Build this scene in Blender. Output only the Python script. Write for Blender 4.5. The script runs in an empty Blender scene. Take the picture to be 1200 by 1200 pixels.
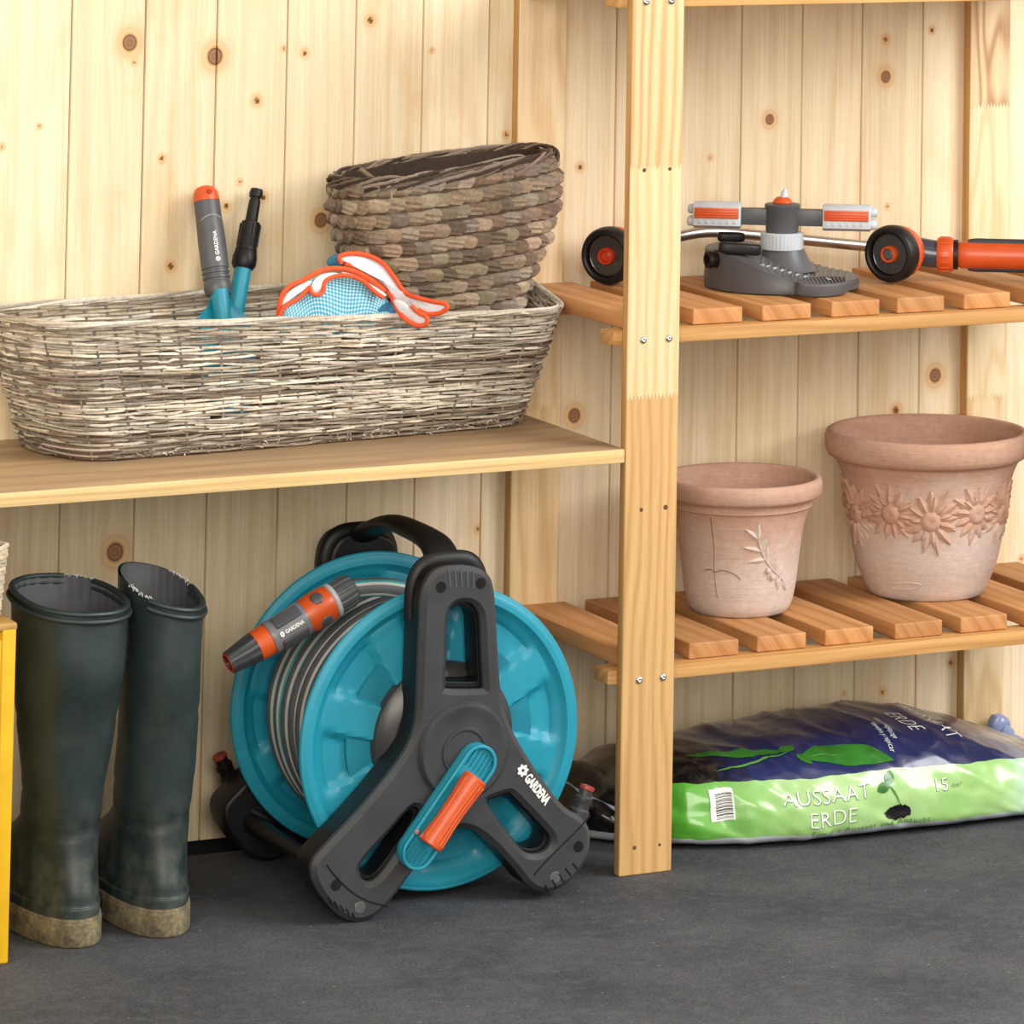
import bpy, bmesh, math, random
import numpy as np
from mathutils import Vector, Matrix, Euler, noise as mnoise

random.seed(7); rng = np.random.default_rng(7)
SC = bpy.context.scene
COL = SC.collection
PI = math.pi

# ------------------------------------------------------------------ camera
CAM = dict(f=5230.08449, px=959.462687, py=-673.185365)
C0 = np.array([-1.84124209, -4.11787582, 1.07722360])
YAW, PITCH, ROLL = .486834737, -.0670588565, .0135297563

_cy, _sy, _cp, _sp = math.cos(YAW), math.sin(YAW), math.cos(PITCH), math.sin(PITCH)
FWD = np.array([_sy*_cp, _cy*_cp, -_sp]); _r = np.array([_cy, -_sy, 0.]); _u = np.cross(_r, FWD)
_cr, _sr = math.cos(ROLL), math.sin(ROLL)
RGT = _r*_cr + _u*_sr; UPV = -_r*_sr + _u*_cr

def at(x, y, X=None, Y=None, Z=None):
    """point of the place seen at (x, y) of the photo, on the plane X=, Y= or Z="""
    d = FWD + RGT*(x-CAM['px'])/CAM['f'] - UPV*(y-CAM['py'])/CAM['f']
    if Y is not None: t = (Y-C0[1])/d[1]
    elif Z is not None: t = (Z-C0[2])/d[2]
    else: t = (X-C0[0])/d[0]
    return C0 + d*t

cd = bpy.data.cameras.new('camera'); co = bpy.data.objects.new('camera', cd); COL.objects.link(co)
cd.sensor_width = 36.0; cd.sensor_fit = 'HORIZONTAL'; cd.lens = CAM['f']*36.0/1200.0
cd.shift_x = (600-CAM['px'])/1200.0; cd.shift_y = (CAM['py']-600)/1200.0*1.0
cd.clip_start = 0.05; cd.clip_end = 100
M = Matrix.Identity(4)
for i in range(3):
    M[i][0] = RGT[i]; M[i][1] = UPV[i]; M[i][2] = -FWD[i]; M[i][3] = C0[i]
co.matrix_world = M
SC.camera = co

# ------------------------------------------------------------------ materials
class NT:
    def __init__(s, name):
        s.m = bpy.data.materials.new(name); s.m.use_nodes = True
        s.t = s.m.node_tree; s.t.nodes.clear()
        s.out = s.n('ShaderNodeOutputMaterial'); s.b = s.n('ShaderNodeBsdfPrincipled')
        s.l(s.b.outputs[0], s.out.inputs[0])
    def n(s, typ, **kw):
        nd = s.t.nodes.new(typ)
        for k, v in kw.items(): setattr(nd, k, v)
        return nd
    def l(s, a, b): s.t.links.new(a, b)
    def set(s, nd, i, v):
        if hasattr(v, 'is_output') or isinstance(v, bpy.types.NodeSocket): s.l(v, nd.inputs[i])
        else: nd.inputs[i].default_value = v
    def math(s, op, a, b=0.0, c=None):
        nd = s.n('ShaderNodeMath', operation=op)
        s.set(nd, 0, a); s.set(nd, 1, b)
        if c is not None: s.set(nd, 2, c)
        return nd.outputs[0]
    def mix(s, f, a, b, blend='MIX'):
        nd = s.n('ShaderNodeMix', data_type='RGBA', blend_type=blend)
        s.set(nd, 0, f)
        for i, v in ((6, a), (7, b)):
            if isinstance(v, bpy.types.NodeSocket): s.l(v, nd.inputs[i])
            else: nd.inputs[i].default_value = (*v, 1) if len(v) == 3 else v
        return nd.outputs[2]
    def ramp(s, f, stops, interp='LINEAR'):
        nd = s.n('ShaderNodeValToRGB'); cr = nd.color_ramp; cr.interpolation = interp
        while len(cr.elements) < len(stops): cr.elements.new(0.5)
        for e, (p, c) in zip(cr.elements, stops):
            e.position = p
            e.color = (c, c, c, 1) if isinstance(c, (int, float)) else ((*c, 1) if len(c) == 3 else c)
        s.l(f, nd.inputs[0]); return nd.outputs[0]
    def noise(s, vec, scale, detail=3, rough=.55, dist=0.0):
        nd = s.n('ShaderNodeTexNoise'); s.l(vec, nd.inputs['Vector'])
        nd.inputs['Scale'].default_value = scale; nd.inputs['Detail'].default_value = detail
        nd.inputs['Roughness'].default_value = rough; nd.inputs['Distortion'].default_value = dist
        return nd.outputs['Fac']
    def comb(s, x, y, z):
        nd = s.n('ShaderNodeCombineXYZ')
        for i, v in enumerate((x, y, z)): s.set(nd, i, v)
        return nd.outputs[0]
    def sep(s, v):
        nd = s.n('ShaderNodeSeparateXYZ'); s.l(v, nd.inputs[0]); return nd.outputs
    def attr(s, name):
        nd = s.n('ShaderNodeAttribute'); nd.attribute_name = name; return nd
    def obj(s): return s.n('ShaderNodeTexCoord').outputs['Object']
    def rnd(s): return s.n('ShaderNodeObjectInfo').outputs['Random']
    def bump(s, h, strength=.2, dist=.001):
        nd = s.n('ShaderNodeBump'); nd.inputs['Strength'].default_value = strength
        nd.inputs['Distance'].default_value = dist; s.l(h, nd.inputs['Height'])
        s.l(nd.outputs[0], s.b.inputs['Normal'])
    def base(s, c):
        if isinstance(c, bpy.types.NodeSocket): s.l(c, s.b.inputs['Base Color'])
        else: s.b.inputs['Base Color'].default_value = (*c, 1)
    def p(s, **kw):
        for k, v in kw.items():
            nm = {'rough': 'Roughness', 'metal': 'Metallic', 'spec': 'Specular IOR Level', 'coat': 'Coat Weight',
                  'coatr': 'Coat Roughness', 'trans': 'Transmission Weight', 'sheen': 'Sheen Weight', 'alpha': 'Alpha'}[k]
            s.set(s.b, nm, v)

def srgb(r, g, b):
    f = lambda c: (c/255/12.92) if c/255 <= .04045 else ((c/255+.055)/1.055)**2.4
    return (f(r), f(g), f(b))

def plastic(name, col, rough=.4, var=.12, bump=.08, bscale=900, coat=0.0, metal=0.0, spec=.5):
    m = NT(name); o = m.obj()
    n1 = m.noise(o, 35, 4)
    f = m.ramp(n1, [(.3, 0.0), (.7, 1.0)])
    dk = tuple(c*(1-var) for c in col); lt = tuple(min(1, c*(1+var)) for c in col)
    m.base(m.mix(f, dk, lt))
    r = m.math('MULTIPLY_ADD', n1, .16, rough-.08)
    m.p(rough=r, coat=coat, metal=metal, spec=spec)
    m.bump(m.noise(o, bscale, 2), bump, .0004)
    return m.m

def wood(name, light, mid, dark, across, along, F=260., ring=.6, rough=.55, worn=None, tone=.25, end=None):
    """pine: across = weights of object x,y,z for the across-grain coordinate, along = axis index"""
    m = NT(name); o = m.obj(); X = m.sep(o); R = m.rnd()
    a = m.math('MULTIPLY', X[0], across[0])
    a = m.math('MULTIPLY_ADD', X[1], across[1], a)
    a = m.math('MULTIPLY_ADD', X[2], across[2], a)
    a = m.math('MULTIPLY_ADD', R, 3.7, a)
    z = m.math('MULTIPLY_ADD', R, 9.1, X[along])
    w = m.noise(m.comb(m.math('MULTIPLY', a, 9.0), m.math('MULTIPLY', z, 1.6), R), 1.0, 2)
    ph = m.math('MULTIPLY_ADD', w, 22.0, m.math('MULTIPLY', a, F))
    rg = m.math('MULTIPLY_ADD', m.math('SINE', ph), .5, .5)
    rg = m.math('POWER', rg, 2.2)
    fib = m.noise(m.comb(m.math('MULTIPLY', a, 420.), m.math('MULTIPLY', z, 9.), 0.), 1.0, 3)
    low = m.noise(m.comb(m.math('MULTIPLY', a, 16.), m.math('MULTIPLY', z, 2.2), 3.), 1.0, 3)
    c = m.mix(m.math('MULTIPLY', rg, ring), light, dark)
    c = m.mix(m.ramp(low, [(.35, 0.), (.68, .75)]), c, mid)
    fl = m.ramp(fib, [(.25, .80), (.65, 1.04)])
    c = m.mix(1.0, c, fl, 'MULTIPLY')
    tn = m.math('MULTIPLY_ADD', R, tone, 1-tone*.6)
    c = m.mix(1.0, c, m.comb(tn, tn, tn), 'MULTIPLY')
    if worn:
        wn = m.noise(m.comb(m.math('MULTIPLY', a, 14.), m.math('MULTIPLY', z, 3.5), 7.), 1.0, 4)
        c = m.mix(m.ramp(wn, [(.30, 0.), (.62, .85)]), c, worn)
    m.base(c); m.p(rough=m.math('MULTIPLY_ADD', fib, .2, rough-.1), spec=.35)
    m.bump(m.math('ADD', m.math('MULTIPLY', fib, .6), m.math('MULTIPLY', rg, .3)), .25, .0006)
    return m.m

def attr_color(name, rough=.6, fiber=(300, 300, 300), strength=.3, spec=.3):
    """colour from the mesh's own strand colours, with fibre noise"""
    m = NT(name); o = m.obj(); a = m.attr('tint')
    n = m.noise(o, 260, 4)
    c = m.mix(1.0, a.outputs['Color'], m.ramp(n, [(.2, 1-strength), (.7, 1+strength*.3)]), 'MULTIPLY')
    m.base(c); m.p(rough=rough, spec=spec); m.bump(n, .3, .0006)
    return m.m

# ------------------------------------------------------------------ mesh collecting
class MB:
    def __init__(s): s.v = []; s.f = []; s.mi = []; s.tint = []; s.n = 0; s.use_tint = False
    def add(s, vs, fs, mi=0, M=None, tint=None):
        vs = np.asarray(vs, float)
        if M is not None:
            A = np.array(M); vs = vs @ A[:3, :3].T + A[:3, 3]
        b = s.n
        s.v.append(vs); s.n += len(vs)
        for k, fc in enumerate(fs):
            s.f.append([i+b for i in fc]); s.mi.append(mi if isinstance(mi, int) else mi[k])
        if tint is not None: s.use_tint = True
        t = np.asarray(tint if tint is not None else (.5, .5, .5), float)
        s.tint.append(np.broadcast_to(t, (len(vs), 3)))
        return s
    def build(s, name, mats, parent=None, angle=40, smooth=True, loc=None, rot=None):
        me = bpy.data.meshes.new(name)
        V = np.concatenate(s.v) if s.v else np.zeros((0, 3))
        me.from_pydata(V.tolist(), [], s.f)
        if not isinstance(mats, (list, tuple)): mats = [mats]
        for m in mats: me.materials.append(m)
        if len(mats) > 1: me.polygons.foreach_set('material_index', s.mi)
        if s.use_tint:
            a = me.color_attributes.new('tint', 'FLOAT_COLOR', 'POINT')
            T = np.concatenate(s.tint); T4 = np.concatenate([T, np.ones((len(T), 1))], 1)
            a.data.foreach_set('color', T4.astype(np.float32).ravel())
        if smooth:
            me.shade_smooth(); me.set_sharp_from_angle(angle=math.radians(angle))
        me.validate(); me.update()
        o = bpy.data.objects.new(name, me); COL.objects.link(o)
        if parent: o.parent = parent
        if loc is not None: o.location = loc
        if rot is not None: o.rotation_euler = rot
        return o

def thing(name, label, cat, loc=(0, 0, 0), rz=0.0, group=None):
    o = bpy.data.objects.new(name, None); COL.objects.link(o); o.empty_display_size = .02
    o.location = loc; o.rotation_euler = (0, 0, rz)
    return tag(o, label, cat, group)
def tag(o, label, cat, group=None):
    o['label'] = label; o['category'] = cat
    if group: o['group'] = group
    return o
def struct(o, label=None, cat=None):
    o['kind'] = 'structure'
    if label: o['label'] = label; o['category'] = cat
    return o
def copy_tree(o, parent=None):
    c = o.copy(); COL.objects.link(c); c.parent = parent
    for ch in list(o.children): copy_tree(ch, c)
    return c

def T(x, y, z): return Matrix.Translation((x, y, z))
def RX(a): return Matrix.Rotation(a, 4, 'X')
def RY(a): return Matrix.Rotation(a, 4, 'Y')
def RZ(a): return Matrix.Rotation(a, 4, 'Z')
def S3(x, y, z): return Matrix.Diagonal((x, y, z, 1))
def align(d, up=(0, 0, 1)):
    """rotation that takes +Z to d"""
    return Vector(d).to_track_quat('Z', 'Y').to_matrix().to_4x4()

def from_bm(bm):
    bm.verts.index_update()
    vs = [v.co[:] for v in bm.verts]; fs = [[v.index for v in f.verts] for f in bm.faces]
    bm.free(); return vs, fs
def box(x0, x1, y0, y1, z0, z1, b=.001, seg=2):
    bm = bmesh.new(); bmesh.ops.create_cube(bm, size=1)
    for v in bm.verts:
        v.co = Vector(((x0+x1)/2+v.co.x*(x1-x0), (y0+y1)/2+v.co.y*(y1-y0), (z0+z1)/2+v.co.z*(z1-z0)))
    if b > 0:
        bmesh.ops.bevel(bm, geom=bm.edges[:]+bm.verts[:], offset=b, segments=seg, profile=.5, affect='EDGES')
    return from_bm(bm)

def lathe(prof, n=48, a0=0.0, a1=2*PI, sx=1.0, sy=1.0):
    """profile [(r,z)...] about Z; rings with r~0 become poles"""
    full = abs(a1-a0-2*PI) < 1e-6
    cnt = n if full else n+1
    vs = []; rows = []
    for r, z in prof:
        if r < 1e-7: rows.append([len(vs)]); vs.append((0, 0, z))
        else:
            rows.append(list(range(len(vs), len(vs)+cnt)))
            for k in range(cnt):
                t = a0+(a1-a0)*k/n; vs.append((r*math.cos(t)*sx, r*math.sin(t)*sy, z))
    fs = []
    for A, B in zip(rows[:-1], rows[1:]):
        for k in range(n):
            k2 = (k+1) % cnt
            if len(A) == 1 and len(B) == 1: continue
            if len(A) == 1: fs.append([A[0], B[k2], B[k]][::-1])
            elif len(B) == 1: fs.append([A[k], A[k2], B[0]])
            else: fs.append([A[k], A[k2], B[k2], B[k]])
    return vs, fs
def cyl(r, z0, z1, n=32, b=.0008):
    return lathe([(0, z0), (r-b, z0), (r, z0+b), (r, z1-b), (r-b, z1), (0, z1)], n)

def catmull(P, k=8, closed=False):
    P = [np.asarray(p, float) for p in P]; n = len(P); out = []
    rngs = range(n) if closed else range(n-1)
    for i in rngs:
        p0 = P[(i-1) % n] if closed or i > 0 else P[0]*2-P[1]
        p1 = P[i]; p2 = P[(i+1) % n]
        p3 = P[(i+2) % n] if closed or i+2 < n else P[-1]*2-P[-2]
        for j in range(k):
            t = j/k
            out.append(.5*((2*p1)+(-p0+p2)*t+(2*p0-5*p1+4*p2-p3)*t*t+(-p0+3*p1-3*p2+p3)*t**3))
    if not closed: out.append(P[-1])
    return np.array(out)

def tube(path, r, n=10, closed=False, flat=1.0, up=None, cap=True, twist=0.0):
    P = np.asarray(path, float); m = len(P)
    R = np.broadcast_to(np.asarray(r, float), (m,))
    if closed: tn = np.roll(P, -1, 0)-np.roll(P, 1, 0)
    else:
        tn = np.gradient(P, axis=0)
    tn /= np.maximum(np.linalg.norm(tn, axis=1, keepdims=True), 1e-9)
    u = np.array(up if up is not None else ((0, 0, 1) if abs(tn[0][2]) < .9 else (1, 0, 0)), float)
    vs = []; th = np.arange(n)*2*PI/n
    for i in range(m):
        t = tn[i]
        if up is not None: u = np.array(up, float)
        a = u-t*(u@t); nn = np.linalg.norm(a)
        a = a/nn if nn > 1e-6 else np.cross(t, (1, 0, .3))
        u = a; b = np.cross(t, a)
        tw = twist*i
        for q in th:
            vs.append(P[i]+R[i]*(math.cos(q+tw)*a+math.sin(q+tw)*flat*b))
    fs = []
    for i in range(m if closed else m-1):
        j = (i+1) % m
        for k in range(n):
            k2 = (k+1) % n
            fs.append([i*n+k, i*n+k2, j*n+k2, j*n+k])
    if cap and not closed:
        fs.append(list(range(n))[::-1]); fs.append([(m-1)*n+k for k in range(n)])
    return vs, fs

def chaikin(P, it=2):
    P = [np.asarray(p, float) for p in P]
    for _ in range(it):
        Q = []
        for a, b in zip(P, P[1:]+P[:1]): Q += [a*.75+b*.25, a*.25+b*.75]
        P = Q
    return P

def _curve_mesh(cu):
    o = bpy.data.objects.new('tmp', cu); COL.objects.link(o)
    dg = bpy.context.evaluated_depsgraph_get()
    me = bpy.data.meshes.new_from_object(o.evaluated_get(dg))
    vs = [v.co[:] for v in me.vertices]; fs = [list(p.vertices) for p in me.polygons]
    bpy.data.objects.remove(o); bpy.data.curves.remove(cu); bpy.data.meshes.remove(me)
    return vs, fs
def plate(loops, depth, bevel=.0, res=2):
    """flat plate with holes in the XY plane, z from -depth/2 to depth/2"""
    cu = bpy.data.curves.new('tmp', 'CURVE'); cu.dimensions = '2D'; cu.fill_mode = 'BOTH'
    for L in loops:
        s = cu.splines.new('POLY'); s.points.add(len(L)-1); s.use_cyclic_u = True
        for p, q in zip(s.points, L): p.co = (q[0], q[1], 0, 1)
    cu.extrude = max(depth/2-bevel, 0); cu.bevel_depth = bevel; cu.bevel_resolution = res; cu.offset = -bevel
    return _curve_mesh(cu)
def text(body, size, extrude=0.0, offset=0.0, align_x='CENTER', spacing=1.0):
    cu = bpy.data.curves.new('tmp', 'FONT'); cu.body = body; cu.size = size; cu.extrude = extrude
    cu.offset = offset; cu.align_x = align_x; cu.align_y = 'CENTER'; cu.space_character = spacing; cu.resolution_u = 3
    return _curve_mesh(cu)
def rosette(r, extrude=.0002, petals=7):
    L = [(r*(1+.16*math.cos(petals*t))*math.cos(t), r*(1+.16*math.cos(petals*t))*math.sin(t)) for t in np.linspace(0, 2*PI, 56, endpoint=False)]
    H = [(.30*r*math.cos(t), .30*r*math.sin(t)) for t in np.linspace(0, 2*PI, 16, endpoint=False)]
    return plate([L, H], extrude*2)
def ellipsoid(rx, ry, rz, n=12, m=8):
    return lathe([(0, -1)]+[(math.cos(t), math.sin(t)) for t in np.linspace(-PI/2, PI/2, m+1)[1:-1]]+[(0, 1)], n), (rx, ry, rz)
def ell(mb, c, r, M=None, n=14, m=9, tint=None, mi=0):
    (vs, fs), s = ellipsoid(*r, n, m)
    A = T(*c) @ (M if M is not None else Matrix.Identity(4)) @ S3(*s)
    mb.add(vs, fs, mi, A, tint)
# ------------------------------------------------------------------ key measures of the place (metres)
Z1, Z2, Z3 = 0.2034, 0.5181, 0.8353          # slat tops of the rack
POST_Y, POST_T = -0.2789, 0.0124
ZB, BT = 0.3956, 0.0132                      # plain board

# ------------------------------------------------------------------ materials
def wall_material():
    m = NT('pine_boards'); a = m.attr('grain'); X = m.sep(a.outputs['Vector'])
    g, z, pid = X[0], X[1], X[2]
    k = m.attr('knot').outputs['Fac']
    w = m.noise(m.comb(m.math('MULTIPLY', g, 11.), m.math('MULTIPLY', z, 1.5), pid), 1.0, 2)
    ph = m.math('MULTIPLY_ADD', w, 21.0, m.math('MULTIPLY', g, 300.))
    rg = m.math('POWER', m.math('MULTIPLY_ADD', m.math('SINE', ph), .5, .5), 2.6)
    fib = m.noise(m.comb(m.math('MULTIPLY', g, 480.), m.math('MULTIPLY', z, 8.), pid), 1.0, 3)
    low = m.noise(m.comb(m.math('MULTIPLY', g, 20.), m.math('MULTIPLY', z, 2.4), pid), 1.0, 3)
    blot = m.noise(m.comb(m.math('MULTIPLY', g, 22.), m.math('MULTIPLY', z, 9.), m.math('ADD', pid, 50.)), 1.0, 3)
    lt, md, dk = WALL_L, WALL_M, WALL_D
    c = m.mix(m.math('MULTIPLY', rg, m.ramp(low, [(.3, .15), (.7, .62)])), lt, md)
    c = m.mix(m.ramp(blot, [(.52, 0.), (.78, .55)]), c, dk)
    c = m.mix(1.0, c, m.ramp(fib, [(.25, .86), (.65, 1.03)]), 'MULTIPLY')
    rp = m.n('ShaderNodeTexWhiteNoise', noise_dimensions='1D'); m.l(pid, rp.inputs['W'])
    tn = m.math('MULTIPLY_ADD', rp.outputs[0], .14, .90)
    c = m.mix(1.0, c, m.comb(tn, tn, m.math('MULTIPLY_ADD', rp.outputs[0], .20, .84)), 'MULTIPLY')
    kc = m.ramp(m.math('MULTIPLY', k, 1/3.5), [(0., srgb(158, 118, 88)), (.12, srgb(138, 98, 68)), (.20, srgb(158, 116, 80)), (.265, srgb(88, 58, 36)), (.31, srgb(205, 152, 96)), (.40, srgb(226, 184, 128)), (.50, srgb(204, 158, 104)), (.62, srgb(226, 184, 130)), (1., srgb(235, 205, 160))])
    kn = m.noise(a.outputs['Vector'], 300, 2)
    c = m.mix(m.ramp(m.math('MULTIPLY', m.math('ADD', k, m.math('MULTIPLY_ADD', kn, .5, -.25)), 1/3.5), [(0., 1.), (.30, .95), (.42, .65), (.72, .25), (1., 0.)]), c, kc)
    m.base(c); m.p(rough=.5, spec=.3)
    m.bump(m.math('ADD', m.math('MULTIPLY', fib, .5), m.math('MULTIPLY', rg, .2)), .18, .0005)
    return m.m
WALL_L, WALL_M, WALL_D = (.87, .735, .53), (.77, .575, .34), (.70, .46, .22)
M_wall = wall_material()
M_post = None
def post_material(name, zA, zB, cols, F=330., amp=26.):
    """finger jointed pine: three lengths of different wood meeting at zA and zB"""
    m = NT(name); o = m.obj(); X = m.sep(o)
    saw = m.math('MULTIPLY', m.math('PINGPONG', X[0], .0019), 3.2)
    z = m.math('ADD', X[2], saw)
    s1 = m.math('GREATER_THAN', z, zA); s2 = m.math('GREATER_THAN', z, zB)
    seg = m.math('ADD', s1, s2)
    a = m.math('ADD', X[0], m.math('MULTIPLY', X[1], .6)); a = m.math('MULTIPLY_ADD', seg, .31, a)
    w = m.noise(m.comb(m.math('MULTIPLY', a, 14.), m.math('MULTIPLY', X[2], 2.4), seg), 1.0, 2)
    ph = m.math('MULTIPLY_ADD', w, amp, m.math('MULTIPLY', a, F))
    rg = m.math('POWER', m.math('MULTIPLY_ADD', m.math('SINE', ph), .5, .5), 2.)
    fib = m.noise(m.comb(m.math('MULTIPLY', a, 420.), m.math('MULTIPLY', X[2], 9.), seg), 1.0, 3)
    lt = m.mix(s1, cols[0][0], m.mix(s2, cols[1][0], cols[2][0]))
    dk = m.mix(s1, cols[0][1], m.mix(s2, cols[1][1], cols[2][1]))
    c = m.mix(m.math('MULTIPLY', rg, .85), lt, dk)
    c = m.mix(1.0, c, m.ramp(fib, [(.25, .85), (.65, 1.03)]), 'MULTIPLY')
    joint = m.math('ADD', m.math('LESS_THAN', m.math('ABSOLUTE', m.math('SUBTRACT', z, zA)), .0005), m.math('LESS_THAN', m.math('ABSOLUTE', m.math('SUBTRACT', z, zB)), .0005))
    c = m.mix(m.math('MULTIPLY', joint, .35), c, (.25, .12, .04))
    m.base(c); m.p(rough=.45, spec=.35); m.bump(m.math('ADD', m.math('MULTIPLY', fib, .6), m.math('MULTIPLY', rg, .3)), .2, .0006)
    return m.m
M_post = post_material('post_pine', .445, .661, (((.66, .42, .185), (.55, .305, .11)), ((.79, .60, .35), (.68, .47, .23)), ((.74, .53, .29), (.56, .33, .13))), 560., 24.)
zr = lambda px, py: float(at(px, py, Y=-.0156)[2])
_pl = ((.82, .66, .42), (.72, .53, .29))
M_postr = post_material('rear_post_pine_right', zr(1155, 462), zr(1155, 120), (((.80, .62, .38), (.62, .42, .21)), _pl, ((.78, .58, .34), (.42, .22, .09))), 150., 60.)
M_postl = post_material('rear_post_pine_left', zr(630, 474), 2.0, (((.80, .59, .33), (.66, .43, .20)), ((.82, .64, .40), (.70, .49, .26)), _pl), 260.)
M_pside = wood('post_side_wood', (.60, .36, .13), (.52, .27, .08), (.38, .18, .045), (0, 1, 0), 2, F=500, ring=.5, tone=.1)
M_slat = wood('slat_wood', (.60, .31, .125), (.46, .20, .065), (.36, .135, .04), (1, 0, .7), 1, F=280, ring=.6, tone=.3)
M_rail = wood('rail_wood', (.66, .38, .14), (.56, .27, .085), (.42, .19, .05), (0, .8, 1), 0, F=420, ring=.55, tone=.15)
M_btop = wood('board_top_wood', (.56, .38, .20), (.40, .25, .12), (.30, .17, .075), (0, 1, .5), 0, F=150, ring=.75, worn=(.30, .205, .125))
M_bedge = wood('board_edge_wood', (.72, .53, .26), (.66, .44, .18), (.50, .29, .09), (0, .4, 1), 0, F=650, ring=.5)
def floor_material():
    m = NT('grey_ground'); o = m.obj()
    n1 = m.noise(o, 7, 5, .6); n2 = m.noise(o, 330, 3, .7); n3 = m.noise(o, 60, 4, .6)
    c = m.mix(m.ramp(n1, [(.3, 0.), (.7, 1.)]), (.049, .054, .065), (.104, .109, .122))
    c = m.mix(1.0, c, m.ramp(n2, [(.3, .55), (.68, 1.4)]), 'MULTIPLY')
    c = m.mix(m.ramp(n3, [(.48, 0.), (.75, .55)]), c, (.130, .136, .148))
    v = m.n('ShaderNodeTexVoronoi'); m.l(o, v.inputs['Vector']); v.inputs['Scale'].default_value = 75
    sp = m.ramp(v.outputs['Distance'], [(.0, 1.), (.09, 0.)], 'CONSTANT')
    wn = m.ramp(m.sep(v.outputs['Color'])[0], [(.0, 0.), (.78, 1.)], 'CONSTANT')
    c = m.mix(m.math('MULTIPLY', m.math('MULTIPLY', sp, wn), .55), c, (.34, .33, .31))
    m.base(c); m.p(rough=.85, spec=.25); m.bump(m.math('ADD', n2, m.math('MULTIPLY', n3, .8)), .6, .0015)
    return m.m
M_floor = floor_material()
M_dark = plastic('dark_gap', (.012, .012, .014), .9)  # near black all over, for the strip along the wall foot
M_steel = plastic('screw_steel', (.62, .62, .62), .28, metal=1.0)
M_hole = plastic('nail_hole', (.10, .05, .02), .8)
M_black = plastic('black_plastic', (.0060, .0060, .0066), .45, spec=.35)
M_anth = plastic('anthracite_plastic', (.040, .042, .047), .40, bump=.10, bscale=1400)
M_teal = plastic('turquoise_plastic', (.012, .265, .375), .44, var=.05, coat=.0)
M_teald = plastic('turquoise_drum', (.010, .20, .29), .4)
M_or = plastic('orange_plastic', (.60, .082, .012), .36, var=.08, coat=.1)
M_orr = plastic('orange_ring', (.52, .045, .012), .3)
M_grey = plastic('grey_rubber', (.095, .100, .108), .5)
M_lgrey = plastic('light_grey_plastic', (.42, .44, .45), .42)
M_midgrey = plastic('slate_grey_plastic', (.078, .081, .088), .42)
M_white = plastic('white_print', (.82, .82, .80), .5)
M_pale = plastic('pale_plastic', (.50, .53, .58), .4)
M_chrome = plastic('aluminium_tube', (.46, .43, .41), .34, metal=1.0)
M_hstripe = plastic('hose_stripe_light', (.46, .46, .43), .45)
M_hteal = plastic('hose_stripe_turquoise', (.03, .30, .34), .4)

# ------------------------------------------------------------------ setting: ground, wall, gap
mb = MB(); mb.add(*box(-3.0, 3.2, -4.6, -.034, -.06, 0, .002)); fl = struct(mb.build('floor', M_floor), 'dark grey grainy ground in front of the board wall', 'floor')
mb = MB(); mb.add(*box(-3.0, 3.2, -.06, .06, -.08, -.025, 0)); mb.add(*box(-3.0, 3.2, .026, .06, -.03, .30, 0)); struct(mb.build('trim_1', M_dark), 'dark gap between ground and board wall', 'trim')  # near-black strip at the wall foot; upright part added behind blocks leaking sky light

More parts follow.
